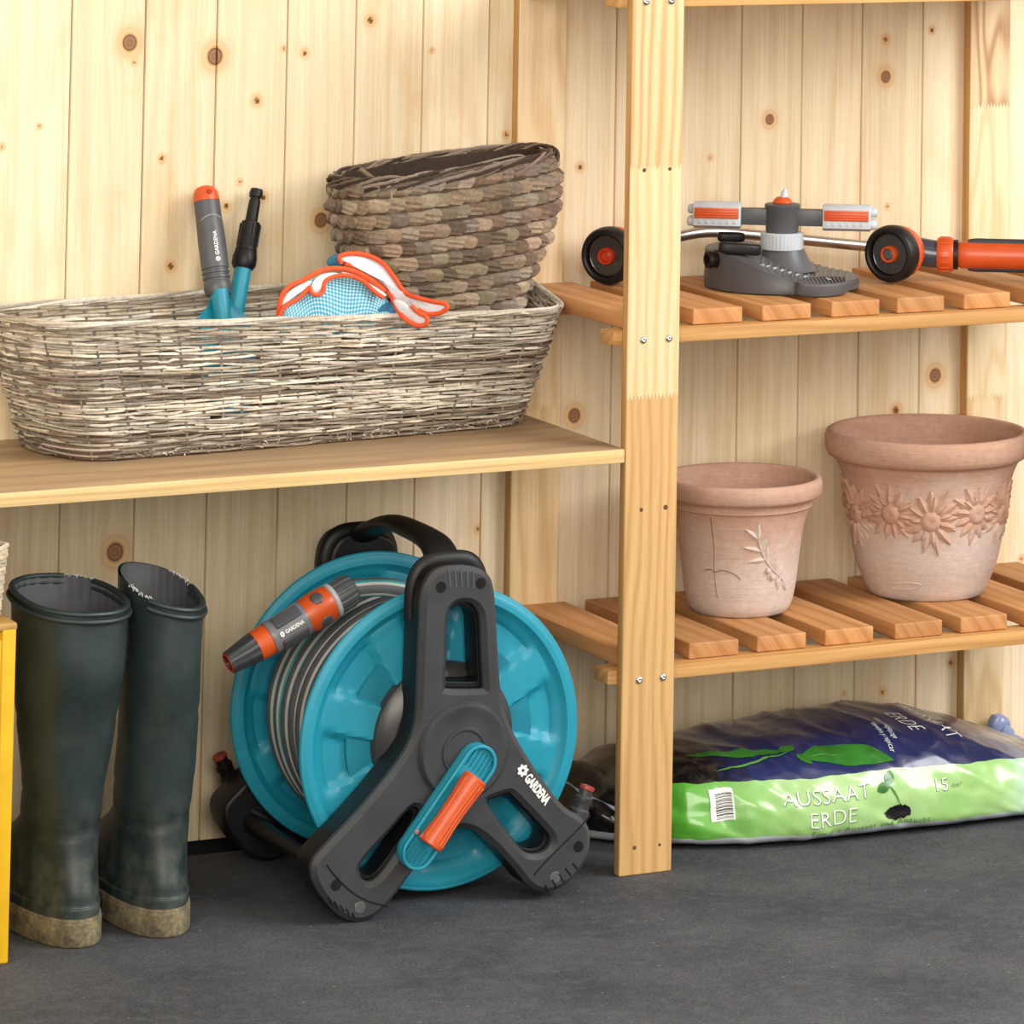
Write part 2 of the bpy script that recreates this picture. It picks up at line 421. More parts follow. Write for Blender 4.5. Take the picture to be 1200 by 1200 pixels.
KNOTS = [(152, 50, 9), (252, 66, 9.5), (157, 73, 2.5), (46, 148, 2.2), (190, 186, 3.2), (281, 213, 2.4), (265, 242, 3.6), (309, 231, 3.4), (301, 118, 4), (357, 62, 3.2),
         (333, 57, 2.4), (434, 24, 4), (506, 59, 2.2), (376, 258, 8), (593, 158, 3), (680, 196, 3.4), (832, 185, 2.6), (902, 140, 6), (1038, 46, 3.6), (1038, 90, 7),
         (1092, 35, 3.2), (1040, 242, 2.4), (673, 487, 8), (135, 647, 10), (1096, 440, 8), (1050, 481, 5), (1114, 777, 3.4), (1034, 811, 3.2), (1197, 655, 3), (989, 812, 2),
         (2, 172, 2.4), (200, 312, 4), (60, 700, 7), (920, 690, 3.5), (1068, 590, 6), (640, 860, 5), (560, 620, 3), (870, 560, 4)]
def build_wall():
    seams = [-1.1096, -1.0372, -.9648, -.8924, -.82, -.7476, -.6752, -.6035, -.5312, -.4587, -.3848, -.3119, -.2392, -.1673, -.0957, -.0244, .047, .1166, .189, .2591, .3295, .3998, .4724, .545, .616, .688, .76, .832, .904]
    zs = np.concatenate([np.arange(.0042, .86, .003), np.arange(.87, 1.25, .04)])
    kn = [(*at(x, y, Y=0)[[0, 2]], r*.92/1180.) for x, y, r in KNOTS]
    r2 = np.random.default_rng(3)
    for _ in range(16):
        kn.append((r2.uniform(.62, .9), r2.uniform(.05, 1.1), .006)); kn.append((r2.uniform(-1.1, -.56), r2.uniform(.05, 1.1), .006))
    V = []; F = []; G = []; K = []; n0 = 0
    for i, (xa, xb) in enumerate(zip(seams[:-1], seams[1:])):
        inview = -.56 < xb and xa < .63
        nx = 27 if inview else 8
        xs = np.concatenate([[xa+.0002, xa+.0006], np.linspace(xa+.0011, xb-.0011, nx), [xb-.0006, xb-.0002]])
        ys = np.concatenate([[.006, .0012], np.zeros(nx), [.0012, .006]])
        Xg, Zg = np.meshgrid(xs, zs); Yg = np.broadcast_to(ys, Xg.shape)
        g = Xg.copy(); kd = np.full(Xg.shape, 10.)
        for kx, kz, kr in kn:
            if not (xa-.03 < kx < xb+.03): continue
            dx = (Xg-kx)/kr; dz = (Zg-kz)/(kr*1.12)
            d2 = dx*dx+(dz/1.7)**2
            g -= (Xg-kx)*.85*np.exp(-d2/4.)
            d = np.sqrt(dx*dx+dz*dz)
            if kr < .0046: d = np.where(d < 1, .93, d)
            if xa-.002 < kx < xb+.002: kd = np.minimum(kd, d)
        off = r2.uniform(0, 5, 2)
        V.append(np.stack([Xg, Yg, Zg], -1).reshape(-1, 3)); K.append(kd.ravel())
        G.append(np.stack([g+off[0], Zg+off[1], np.full(g.shape, i+.37)], -1).reshape(-1, 3))
        m, n = Xg.shape
        idx = n0+np.arange(m*n).reshape(m, n)
        q = np.stack([idx[:-1, :-1], idx[:-1, 1:], idx[1:, 1:], idx[1:, :-1]], -1).reshape(-1, 4)
        F.append(q); n0 += m*n
    V = np.concatenate(V); F = np.concatenate(F).tolist()
    # backing so that the grooves are closed and the wall has depth
    bv, bf = box(seams[0], seams[-1], .0058, .024, .0042, 1.24, 0)
    V2 = np.concatenate([V, bv]); F += [[i+n0 for i in f] for f in bf]
    G = np.concatenate(G+[np.zeros((len(bv), 3))]); K = np.concatenate(K+[np.full(len(bv), 10.)])
    me = bpy.data.meshes.new('wall_back'); me.from_pydata(V2.tolist(), [], F)
    a = me.attributes.new('grain', 'FLOAT_VECTOR', 'POINT'); a.data.foreach_set('vector', G.astype(np.float32).ravel())
    a = me.attributes.new('knot', 'FLOAT', 'POINT'); a.data.foreach_set('value', K.astype(np.float32))
    me.materials.append(M_wall); me.shade_smooth(); me.set_sharp_from_angle(angle=.5)
    o = bpy.data.objects.new('wall_back', me); COL.objects.link(o)
    return struct(o, 'pine board wall of narrow vertical planks with knots', 'wall')
build_wall()

# ------------------------------------------------------------------ slatted rack
rack = thing('shelf_rack', 'tall slatted wooden rack with screwed posts holding the clay pots and the sprinkler', 'shelf', (0, 0, 0))
def post(x0, x1, y0, y1, mat, z1=1.02):
    vs, fs = box(x0, x1, y0, y1, 0, z1, .0018, 3); V = np.array(vs); mi = []
    for f in fs:
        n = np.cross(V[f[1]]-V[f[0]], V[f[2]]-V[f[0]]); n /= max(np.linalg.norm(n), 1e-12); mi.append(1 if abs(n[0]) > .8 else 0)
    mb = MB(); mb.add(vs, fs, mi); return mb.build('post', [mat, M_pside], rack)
pf = post(0, .055, POST_Y, POST_Y+POST_T, M_post)
post(.0011, .0541, -.0156, -.0005, M_postl); post(.5212, .5702, -.0156, -.0005, M_postr); post(.5212, .5762, POST_Y, POST_Y+POST_T, M_post)
for z in (Z1, Z2, Z3):
    for (ya, yb) in ((POST_Y+POST_T+.0003, -.236), (-.046, -.0162)):
        mb = MB(); mb.add(*box(-.0085 if ya < -.1 else .0025, .5850, ya, yb, z-.0281, z-.0153, .0008)); mb.build('rail', M_rail, rack)
    for k in range(8):
        x = .0079+.0747*k; j = rng.uniform(-.0012, .0012)
        # the end slats stop short of the rear posts
        mb = MB(); mb.add(*box(x+j, x+.0532+j, -.2516+rng.uniform(-.001, .001), -.0168, z-.015, z, .0014, 3)); mb.build('slat', M_slat, rack)
def screw(x, z, y=POST_Y, r=.0036):
    mb = MB(); mb.add(*lathe([(r*.98, 0), (r, .0003), (r*.85, .0013), (r*.45, .0019), (r*.3, .0013), (0, .0010)], 20), M=T(x, y-.0001, z) @ RX(PI/2))
    return mb.build('screw', M_steel, rack)
for (px, py) in ((757.5, 2), (787, 1), (754, 398.5), (784, 396.5), (749, 797), (777, 793.5)):
    p = at(px, py, Y=POST_Y); screw(p[0], p[2])
mb = MB()
for (px, py, r) in ((755, 199.5, .0018), (785, 198, .0016), (751.5, 597.5, .0018), (780, 594.5, .0022), (743.5, 993.5, .0018), (773, 990, .0014), (731, 619, .0012), (730, 453, .0015)):
    p = at(px, py, Y=POST_Y)
    if px < 740: continue
    mb = MB(); mb.add(*lathe([(0, .0002), (r, .0001), (r*1.1, 0)], 12), M=T(p[0], POST_Y-.00005, p[2]) @ RX(PI/2)); mb.build('nail_hole', M_hole, rack)
tagp = lambda o, l: o.__setitem__('label', l)

# ------------------------------------------------------------------ plain board shelf
mb = MB(); vs, fs = box(-1.08, -.0008, POST_Y-.0003, -.0006, ZB-BT, ZB, .0012)
vv = np.array(vs); mi = []
for f in fs:
    a, b, c = vv[f[0]], vv[f[1]], vv[f[2]]; n = np.cross(b-a, c-a); n /= max(np.linalg.norm(n), 1e-12)
    mi.append(1 if n[1] < -.5 else 0)
mb.add(vs, fs, mi); board = mb.build('shelf_board', [M_btop, M_bedge])
tag(board, 'wide plain wooden board fixed beside the rack post, carrying the wicker basket', 'shelf')

# ------------------------------------------------------------------ yellow box and the wicker scrap on it
yb = thing('metal_box', 'yellow metal box on the ground beside the boots, cut by the picture edge', 'box', (-.7535, -.23, 0))
M_yel = plastic('yellow_paint', (.72, .43, .012), .42, var=.07); M_yeltop = plastic('worn_yellow_lid', (.42, .24, .06), .6, var=.3)
mb = MB(); mb.add(*box(-.17, .1505, -.0845, .050, .002, .284, .003)); mb.add(*box(-.16, .1415, -.0868, -.083, .004, .276, .0015)); mb.add(*box(.1385, .1515, -.0885, -.083, 0, .286, .002, 3)); mb.build('body', M_yel, yb)
mb = MB(); mb.add(*box(-.172, .1525, -.0885, .052, .283, .2905, .0025, 3)); mb.build('lid', M_yeltop, yb)

def strand_color(base, r, var=.22):
    k = 1+r.uniform(-var, var); return tuple(min(1, c*k*(1+r.uniform(-.05, .05))) for c in base)
M_wick = attr_color('wicker', .62, strength=.35)
M_braid = attr_color('braided_leaf', .6, strength=.4)
wb = thing('wicker_pot', 'pale wicker pot at the picture edge on top of the yellow box', 'pot', (-.6345, -.2860, .2907))
r3 = random.Random(5)
mb = MB()
for k in range(16):
    z = .004+k*.0038; R = .0255+.0055*(k/15)
    P = [(R*math.cos(t)*(1+.02*math.sin(9*t+k*PI)), R*.72*math.sin(t)*(1+.02*math.sin(9*t+k*PI)), z+.0006*math.sin(3*t+k)) for t in np.linspace(0, 2*PI, 60, endpoint=False)]
    mb.add(*tube(P, .0022, 6, True), tint=strand_color(srgb(205, 190, 165), r3))
mb.add(*lathe([(0, .001), (.0235, .001), (.025, .006), (.0295, .060), (.0275, .060), (.023, .006), (0, .005)], 30, sy=.72), tint=srgb(90, 75, 60))
mb.build('body', M_wick, wb)

# ------------------------------------------------------------------ rubber boots
M_boot = None
def boot_material():
    m = NT('green_rubber'); o = m.obj(); X = m.sep(o)
    n = m.noise(o, 14, 4); n2 = m.noise(o, 60, 4)
    c = m.mix(m.ramp(n, [(.35, 0.), (.7, 1.)]), (.013, .023, .023), (.028, .046, .047))
    dust = m.math('MULTIPLY', m.ramp(n2, [(.42, 0.), (.75, 1.)]), m.ramp(m.math('MULTIPLY', X[2], 5.), [(.0, .55), (.6, .08), (1., .03)]))
    c = m.mix(dust, c, (.15, .15, .12))
    m.base(c); m.p(rough=m.math('MULTIPLY_ADD', n2, .22, .36), spec=.5); m.bump(m.noise(o, 40, 3), .12, .002)
    return m.m
M_boot = boot_material()
def sole_material():
    m = NT('muddy_sole'); o = m.obj(); n = m.noise(o, 55, 5, .65); n2 = m.noise(o, 300, 3)
    c = m.mix(m.ramp(n, [(.35, 0.), (.65, 1.)]), (.085, .068, .048), (.24, .20, .105))
    c = m.mix(1.0, c, m.ramp(n2, [(.3, .65), (.7, 1.2)]), 'MULTIPLY')
    m.base(c); m.p(rough=.85); m.bump(n2, .5, .001); return m.m
M_sole = sole_material()
M_lin = plastic('ribbed_grey_lining', (.085, .088, .098), .75, var=.2)
M_fray = plastic('frayed_white_thread', (.6, .6, .6), .8)
def loft(secs, n=48, e=2.3):
    """sections (z, y0, y1, halfwidth, xc[, tilt]) -> closed-ring loft"""
    vs = []
    for s in secs:
        z, y0, y1, w, xc = s[:5]; tl = s[5] if len(s) > 5 else 0.0; tx = s[6] if len(s) > 6 else 0.0
        yc, h = (y0+y1)/2, (y1-y0)/2
        for k in range(n):
            t = 2*PI*k/n; c, q = math.cos(t), math.sin(t)
            x = w*math.copysign(abs(c)**(2/e), c); y = h*math.copysign(abs(q)**(2/e), q)
            vs.append((xc+x, yc+y, z+tl*y+tx*x))
    m = len(secs); fs = []
    for i in range(m-1):
        for k in range(n):
            k2 = (k+1) % n; fs.append([i*n+k, i*n+k2, (i+1)*n+k2, (i+1)*n+k])
    return vs, fs
def dense(secs, k=4):
    A = [np.array(list(s)+[0]*(7-len(s)), float) for s in secs]; return [tuple(p) for p in catmull(A, k)]
def boot(loc, rz, label, wtop, ltop, lean, tilt, tear):
    b = thing('rubber_boot', label, 'boot', loc, rz, 'pair of green wellington boots')
    # sole with a separate heel block
    def sup(y0, y1, w, e=2.3, n=64):
        return [(w*math.copysign(abs(math.cos(t))**(2/e), math.cos(t)), (y0+y1)/2+(y1-y0)/2*math.copysign(abs(math.sin(t))**(2/e), math.sin(t))) for t in np.linspace(0, 2*PI, n, endpoint=False)]
    F2 = sup(-.0470, .203, .0385)
    mb = MB()
    def slab(poly, z0, z1, bev=.003):
        v, f = plate([poly], z1-z0, bev); mb.add(v, f, M=T(0, 0, (z0+z1)/2))
    hp = [(x, min(y, .036)) for x, y in sup(-.0475, .203, .0390, n=160) if y < .040]
    slab(sorted(hp, key=lambda p: math.atan2(p[1], p[0])), 0, .022, .0022); slab(F2, .013, .0245, .002)
    slab([(x, max(y, .078)) for x, y in F2 if y > .075], 0, .015, .002)
    mb.build('sole', M_sole, b)['label'] = 'mud coloured sole'
    tl, tx = tilt
    secs = [(.022, -.0450, .200, .0370, 0), (.032, -.0455, .199, .0375, 0), (.0345, -.0440, .195, .0362, 0), (.046, -.0435, .186, .0352, 0), (.060, -.0405, .150, .0330, 0), (.078, -.0370, .105, .0312, 0), (.098, -.0355, .070, .0308, lean*.1),
            (.130, -.0380, .058, .0330, lean*.3), (.160, -.0430, .055, .0330+.35*(wtop-.033), lean*.45), (.200, -.0480, .054, .033+.65*(wtop-.033), lean*.65), (.240, ltop[0]*.97, ltop[1], .033+.88*(wtop-.033), lean*.8, tl*.4, tx*.4), (.275, ltop[0], ltop[1], wtop, lean*.93, tl*.8, tx*.8), (.298, ltop[0], ltop[1], wtop*1.01, lean, tl, tx)]
    D = dense(secs, 5)
    vs, fs = loft(D, 60)
    V = np.array(vs)
    for i, p in enumerate(V):                                   # creases of worn rubber
        z = p[2]; nn = mnoise.noise(Vector((p[0]*22, p[1]*22+loc[0]*9, z*16)))
        d = Vector((p[0]-lean*.5, p[1]-.01, 0)); d = d.normalized() if d.length > 1e-5 else d
        a = .0022*nn*min(1, max(0, (z-.05)/.05))
        for zc, dd in ((.098, .0016), (.125, .0010), (.190, .0012)):
            a += -dd*math.exp(-((z-zc-.06*p[1]-.004*math.sin(p[0]*70))/.003)**2)
        V[i] = p+np.array(d)*a
    mb = MB(); mb.add(V, fs)
    sm = mb.build('shaft', M_boot, b, angle=60)
    # inner lining (ribbed), a little smaller than the shaft
    zi = [s for s in D if s[2-2] > .09]
    vi = []; n = 120
    for s in zi:
        z, y0, y1, w, xc, tl, tx = s; yc, h = (y0+y1)/2, (y1-y0)/2
        for k in range(n):
            t = 2*PI*k/n; c, q = math.cos(t), math.sin(t); rr = .955-.010*(k % 4 < 2)
            x = w*rr*math.copysign(abs(c)**(2/2.3), c); y = h*rr*math.copysign(abs(q)**(2/2.3), q); vi.append((xc+x, yc+y, z+tl*y+tx*x))
    fi = []
    for i in range(len(zi)-1):
        for k in range(n):
            k2 = (k+1) % n; fi.append([i*n+k2, i*n+k, (i+1)*n+k, (i+1)*n+k2])
    fi.append(list(range(n)))
    top = len(zi)-1; L = D[-1]
    m2 = MB(); m2.add(vi, fi); m2.build('lining', M_lin, b)
    # rim band, partly torn
    z, y0, y1, w, xc, tl, tx = L; yc, h = (y0+y1)/2, (y1-y0)/2
    def rp(t, k=1.0, dz=0.0):
        c, q = math.cos(t), math.sin(t); x = w*k*math.copysign(abs(c)**(2/2.3), c); y = h*k*math.copysign(abs(q)**(2/2.3), q)
        return (xc+x, yc+y, z+tl*y+tx*x+dz)
    mb = MB()
    for (t0, t1) in tear['band']:
        ts = np.linspace(math.radians(t0), math.radians(t1), 70)
        mb.add(*tube([rp(t, 1.005, -.0075) for t in ts], .0026, 8, flat=1.6, up=(0, 0, 1)))
        mb.add(*tube([rp(t, .985, -.0015) for t in ts], .0024, 8, flat=1.3, up=(0, 0, 1)))
    mb.build('rim', M_boot, b)
    rr = random.Random(int(abs(loc[0])*1e4))
    for (t0, t1, nn) in tear['fray']:
        mb = MB()
        for _ in range(nn):
            t = math.radians(rr.uniform(t0, t1)); p = np.array(rp(t, .975, -.001))
            q = p+np.array([rr.uniform(-.002, .002), rr.uniform(-.002, .002), rr.uniform(.0008, .0030)])
            mb.add(*tube([p, (p+q)/2+np.array([rr.uniform(-.001, .001)]*3), q], .00035, 4))
        mb.build('frayed_edge', M_fray, b)
    return b
boot((-.5300, -.252, 0), math.radians(2), 'green rubber boot next to the yellow box, wide opening and muddy sole', .0470, (-.062, .066), -.002, (.10, -.05), dict(band=[(72, 398)], fray=[(38, 72, 26)]))
boot((-.4470, -.253, 0), math.radians(-3), 'green rubber boot nearer the hose reel, squeezed narrow opening with torn rim', .0335, (-.054, .066), .001, (.16, -.20), dict(band=[(228, 372)], fray=[(190, 232, 34), (12, 50, 26)]))
# ------------------------------------------------------------------ clay pots
def clay_material():
    m = NT('terracotta'); o = m.obj(); X = m.sep(o)
    n = m.noise(o, 16, 5, .6); n2 = m.noise(o, 150, 4, .6)
    c = m.mix(m.ramp(n, [(.3, 0.), (.7, 1.)]), (.50, .285, .195), (.55, .36, .27))
    up = m.attr('bloom').outputs['Fac']                       # lime bloom on the lower body
    b = m.math('MULTIPLY', m.ramp(m.math('ADD', up, m.math('MULTIPLY_ADD', n, .9, -.45)), [(.25, 0.), (.8, 1.)]), .85)
    c = m.mix(b, c, (.61, .51, .465))
    c = m.mix(1.0, c, m.ramp(n2, [(.25, .88), (.7, 1.05)]), 'MULTIPLY')
    st = m.noise(m.comb(m.math('MULTIPLY', X[0], 30.), m.math('MULTIPLY', X[1], 30.), m.math('MULTIPLY', X[2], 700.)), 1.0, 3)
    c = m.mix(1.0, c, m.ramp(st, [(.3, .90), (.7, 1.04)]), 'MULTIPLY')
    m.base(c); m.p(rough=.82, spec=.2); m.bump(m.math('ADD', m.math('MULTIPLY', st, .8), m.math('ADD', n2, m.noise(o, 420, 2))), .25, .0008)
    return m.m
M_clay = clay_material()
def set_bloom(o, f):
    me = o.data; a = me.attributes.new('bloom', 'FLOAT', 'POINT')
    a.data.foreach_set('value', [f(v.co) for v in me.vertices])
def prof_r(prof, z):
    for (r0, z0), (r1, z1) in zip(prof[:-1], prof[1:]):
        if z0 <= z <= z1: return r0+(r1-r0)*(z-z0)/max(z1-z0, 1e-9)
    return prof[-1][0]
def smooth_prof(p, k=5): return [(max(a, 0), b) for a, b in catmull(p, k)]
PF_B = smooth_prof([(.0585, .0015), (.0615, .006), (.0655, .015), (.0715, .031), (.0755, .048), (.0785, .066), (.0805, .084), (.0835, .104), (.0880, .121), (.0935, .1335)])
PF_S = smooth_prof([(.0480, .0015), (.0510, .006), (.0535, .014), (.0560, .028), (.0580, .045), (.0600, .062), (.0622, .078), (.0660, .094), (.0690, .1015)])
def pot(loc, label, outer, rimprof, inner):
    t = thing('flower_pot', label, 'flower pot', loc, 0, 'clay flower pots on the lower slats')
    mb = MB(); mb.add(*lathe([(0, .002), (.02, .0005), (outer[0][0]-.0015, 0)]+outer+rimprof+inner, 96))
    o = mb.build('body', M_clay, t, angle=50)
    zmax = max(z for r, z in rimprof)
    n = lambda p: min(1., max(0., 1.15-p.z/(zmax*.86))) if math.hypot(p.x, p.y) > prof_r(outer, min(max(p.z, .0016), outer[-1][1]))-.004 and p.z < outer[-1][1] else 0.
    set_bloom(o, n); return t
big = pot((.4165, -.1185, Z1+.0005), 'large clay pot with a moulded band of sunflowers', PF_B,
    [(.0950, .1345), (.0975, .1355), (.1010, .1375), (.1035, .1420), (.1045, .148), (.1045, .155), (.1030, .1600), (.1000, .1620), (.0970, .1618), (.0945, .1600)],
    [(.0930, .1560), (.0910, .148), (.0860, .13), (.0790, .10), (.0745, .06), (.0680, .03), (.0600, .012), (0, .011)])
small = pot((.2015, -.1240, Z1+.0005), 'smaller clay pot with a moulded olive twig beside the post', PF_S,
    [(.0700, .1023), (.0712, .1030), (.0715, .1080), (.0740, .1105), (.0785, .1125), (.0805, .1150), (.0810, .1250), (.0795, .1290), (.0770, .1305), (.0745, .1300)],
    [(.0725, .1270), (.0700, .115), (.0640, .095), (.0580, .06), (.0530, .03), (.0480, .012), (0, .010)])
M_clay2 = M_clay
def on_pot(prof, th, z, h):
    r = prof_r(prof, z)+h; return np.array((r*math.cos(th), r*math.sin(th), z))
def petal(mb, prof, th0, z0, ang, l0, l1, w, h):
    """a leaf lying on the curved pot wall: from radius l0 to l1 around the flower centre"""
    r = prof_r(prof, z0); n, m = 8, 4; g = []
    for i in range(n+1):
        s = i/n; L = l0+(l1-l0)*s; W = w*math.sin(PI*min(1, .12+.88*s))**.8*(1-.35*s) if s < 1 else 0
        for j in range(-m, m+1):
            q = j/m; u = L*math.cos(ang)-W*q*math.sin(ang); v = L*math.sin(ang)+W*q*math.cos(ang)
            hh = h*(1-q*q)*(.55+.45*math.sin(PI*(.15+.8*s)))-.0004+h*.35*(abs(q) < .2)
            g.append(on_pot(prof, th0+u/r, z0+v, hh))
    c = 2*m+1; fs = [[i*c+j, (i+1)*c+j, (i+1)*c+j+1, i*c+j+1] for i in range(n) for j in range(c-1)]
    mb.add(g, fs)
def viewdir(pos):  # angle on the pot that faces the camera
    return math.atan2(C0[1]-pos[1], C0[0]-pos[0])
av = viewdir((.4165, -.1185)); mb = MB()
for k in range(9):
    th = av+math.radians(3)+(k-4)*math.radians(32)+(.05 if k % 2 else 0)
    z0 = .084+(.0045 if k % 2 else -.001); R = .0315 if k % 2 == 0 else .029
    for ring, (l0, l1, nn, hh) in enumerate(((.0105, R, 13, .0022), (.0100, R*.76, 11, .0031))):
        for j in range(nn):
            a = 2*PI*(j+.5*ring)/nn+k; petal(mb, PF_B, th, z0, a, l0, l1*(1+.12*math.sin(5*j+k)), .0063, hh)
    r = prof_r(PF_B, z0); g = []; fs = []
    for i in range(7):
        for j in range(20):
            rr = .0115*i/6; t = 2*PI*j/20; hh = .0048*(1-(i/6)**3)-.0014*math.exp(-(i/2.2)**2)+.0004*((i+j) % 2)
            g.append(on_pot(PF_B, th+rr*math.cos(t)/r, z0+rr*math.sin(t), hh))
    fs = [[i*20+j, (i+1)*20+j, (i+1)*20+(j+1) % 20, i*20+(j+1) % 20] for i in range(6) for j in range(20)]
    mb.add(g, fs)
o = mb.build('sunflower_relief', M_clay, big); set_bloom(o, lambda p: .18+.25*(p.z < .075))
mb = MB()
for s in range(10):                                        # stamped oval near the foot
    pass
P = [on_pot(PF_B, av-.32+.019/.066*math.cos(t)*.85, .016+.0035*math.sin(t)+.002*math.cos(t), .0004) for t in np.linspace(0, 2*PI, 30, endpoint=False)]
mb.add(*tube(P, .0006, 5, True)); o = mb.build('stamp', M_clay, big); set_bloom(o, lambda p: .8)
av = viewdir((.2015, -.1240)); mb = MB(); th0 = av+.42
stem = [(.20, .034), (.12, .040), (.03, .047), (-.05, .058), (-.10, .070), (-.13, .080)]
P = catmull([on_pot(PF_S, th0+.12+a, z, .0006) for a, z in [(-q, w) for q, w in [(-.28, .036), (-.16, .042), (-.04, .048), (.08, .056), (.18, .066), (.25, .078)]]], 6)
mb.add(*tube(P, .0009, 6))
for a, z, ang, l in ((-.28, .036, -60, .011), (-.20, .040, 70, .011), (-.22, .040, -100, .012), (-.10, .045, 95, .013), (-.12, .044, -80, .013), (0, .050, 80, .014), (0, .050, -100, .011), (.08, .056, 95, .015), (.10, .058, 185, .015), (.18, .066, 75, .015), (.18, .066, 165, .017), (.25, .078, 95, .015), (.25, .078, 140, .015)):
    petal(mb, PF_S, th0+.12-a, z, math.radians(ang), .001, l*1.15, .0040, .0017)
for a, z in ((-.05, .040), (.05, .047)):
    p = on_pot(PF_S, th0+.12-a, z, .0008); ell(mb, p, (.0028, .0028, .0032), n=10, m=6)
o = mb.build('olive_twig_relief', M_clay, small); set_bloom(o, lambda p: .9)
mb = MB()
P = catmull([on_pot(PF_S, av+a, z, .0003) for a, z in ((-.62, .046), (-.50, .0475), (-.42, .0455), (-.30, .0475), (-.15, .046), (-.05, .043), (.02, .039))], 5)
mb.add(*tube(P, .00045, 4)); P = catmull([on_pot(PF_S, av+a, z, .0002) for a, z in ((-.44, .100), (-.43, .07), (-.44, .046), (-.42, .030), (-.40, .020))], 5)
mb.add(*tube(P, .0004, 4)); mb.build('hairline_crack', plastic('clay_crack', (.22, .11, .075), .9), small)

# ------------------------------------------------------------------ bag of seed compost
BG = dict(x0=.022, x1=.605)
_hx = [.022, .035, .06, .10, .16, .22, .28, .33, .37, .41, .45, .49, .53, .57, .605]
_hz = [.010, .040, .068, .078, .0825, .0865, .0920, .0950, .0935, .086, .074, .060, .044, .027, .010]
_yf = [-.125, -.150, -.180, -.215, -.246, -.256, -.260, -.261, -.261, -.260, -.258, -.256, -.250, -.242, -.225]
def s_pos(a): return math.sin(a) >= 0
def bag_pt(x, t, dn=0.0):
    """x along the bag, t in 0..1 around it (0 = front edge on the ground, .5 = back)"""
    h = np.interp(x, _hx, _hz); yf = np.interp(x, _hx, _yf); yb = -.040+.022*math.sin(PI*min(1, (x-.022)/.58))
    yc, hd = (yf+yb)/2, (yb-yf)/2
    a = PI*1.17-2*PI*t
    c, s = math.cos(a), math.sin(a)
    e = .62 if s_pos(a) else .40
    y = yc+hd*math.copysign(abs(c)**e, c)
    top = .66
    if s >= 0: z = .30*h+.70*h*abs(s)**(.85)
    else: z = .30*h-.30*h*abs(s)**.5
    # film wrinkles
    nx = Vector((x*26, y*14, z*30)); wob = .0030*mnoise.noise(nx)+.0013*mnoise.noise(Vector((x*70, y*30, z*90+4)))
    endk = max(0, 1-(x-BG['x0'])/.12)+.6*max(0, (x-.44)/.16)
    wob += .008*endk*mnoise.noise(Vector((x*48+9, y*20, z*60)))+.0025*endk*math.sin(x*150+z*120)
    fold = mnoise.noise(Vector((x*19+z*30, y*9, z*12+3))); wob += .0045*max(0, 1-abs(fold)*5.5)*(.35+endk)
    n = np.array((0.0, c*.8, s)); n /= max(np.linalg.norm(n), 1e-6)
    p = np.array((x, y, z))+n*(wob*min(1, z/.012)+dn)
    p[2] = max(p[2], .0005+max(dn, 0)*.0)
    p[1] = min(p[1], -.0185)
    return p
# plain measure along the section so prints keep their size
_ts = np.linspace(0, .5, 121)
def bag_w(x, w, dn=.0006):
    P = np.array([bag_pt(x, t) for t in _ts[::3]]); L = np.concatenate([[0], np.cumsum(np.linalg.norm(np.diff(P, axis=0), axis=1))])
    return bag_pt(x, float(np.interp(w, L, _ts[::3])), dn)
_cache = {}
def bagmap(x, w, dn=.0007):
    xi = round(x/.004)*.004
    if xi not in _cache:
        P = np.array([bag_pt(xi, t) for t in _ts]); _cache[xi] = np.concatenate([[0], np.cumsum(np.linalg.norm(np.diff(P, axis=0), axis=1))])
    return bag_pt(x, float(np.interp(w, _cache[xi], _ts)), dn)
def bag_material():
    m = NT('printed_film'); a = m.attr('bagco'); X = m.sep(a.outputs['Vector'])   # x, w (girth in m), side
    x, w = X[0], X[1]; o = m.obj()
    n = m.noise(o, 18, 4); n2 = m.noise(o, 90, 4, .65)
    edge = m.math('MULTIPLY_ADD', n, .005, .0590)
    isg = m.math('MULTIPLY', m.math('LESS_THAN', w, edge), m.math('GREATER_THAN', m.math('MULTIPLY_ADD', n2, .02, x), .098))
    green = m.mix(m.ramp(n, [(.3, 0.), (.7, 1.)]), (.27, .50, .15), (.40, .61, .27))
    green = m.mix(m.ramp(m.math('SUBTRACT', .20, x), [(0., 0.), (.1, 1.)]), green, (.10, .42, .035))
    navy = m.mix(m.ramp(n, [(.3, 0.), (.7, 1.)]), (.010, .016, .062), (.018, .027, .115))
    soil = m.ramp(m.math('MULTIPLY_ADD', n2, .10, m.math('SUBTRACT', .150, x)), [(.035, 0.), (.065, 1.)])
    navy = m.mix(soil, navy, m.mix(m.ramp(n2, [(.45, 0.), (.7, 1.)]), (.004, .004, .004), (.035, .028, .025)))
    pale = m.ramp(m.math('MULTIPLY_ADD', n, .04, x), [(.455, 0.), (.485, 1.)])
    green = m.mix(pale, green, (.47, .64, .60)); navy = m.mix(m.math('MULTIPLY', pale, .8), navy, (.16, .19, .30))
    c = m.mix(isg, navy, green)
    bot = m.math('LESS_THAN', w, .007); c = m.mix(bot, c, (.55, .60, .66))
    m.base(c); m.p(rough=.28, spec=.5, coat=.5, coatr=.10)
    m.bump(m.noise(o, 24, 2, .5, .8), .35, .004)
    return m.m
M_bag = bag_material()
bag = thing('soil_bag', 'glossy green and navy plastic bag of seed compost lying under the rack', 'bag', (0, 0, 0))
nx, nt = 150, 120
V = []; W = []
for i in range(nx+1):
    x = BG['x0']+(BG['x1']-BG['x0'])*i/nx
    ring = [bag_pt(x, t/nt) for t in range(nt)]; V += ring
    R = np.array(ring+[ring[0]]); L = np.concatenate([[0], np.cumsum(np.linalg.norm(np.diff(R, axis=0), axis=1))])
    for t in range(nt): W.append((x, L[t] if t < nt*.75 else 0.0, 0))
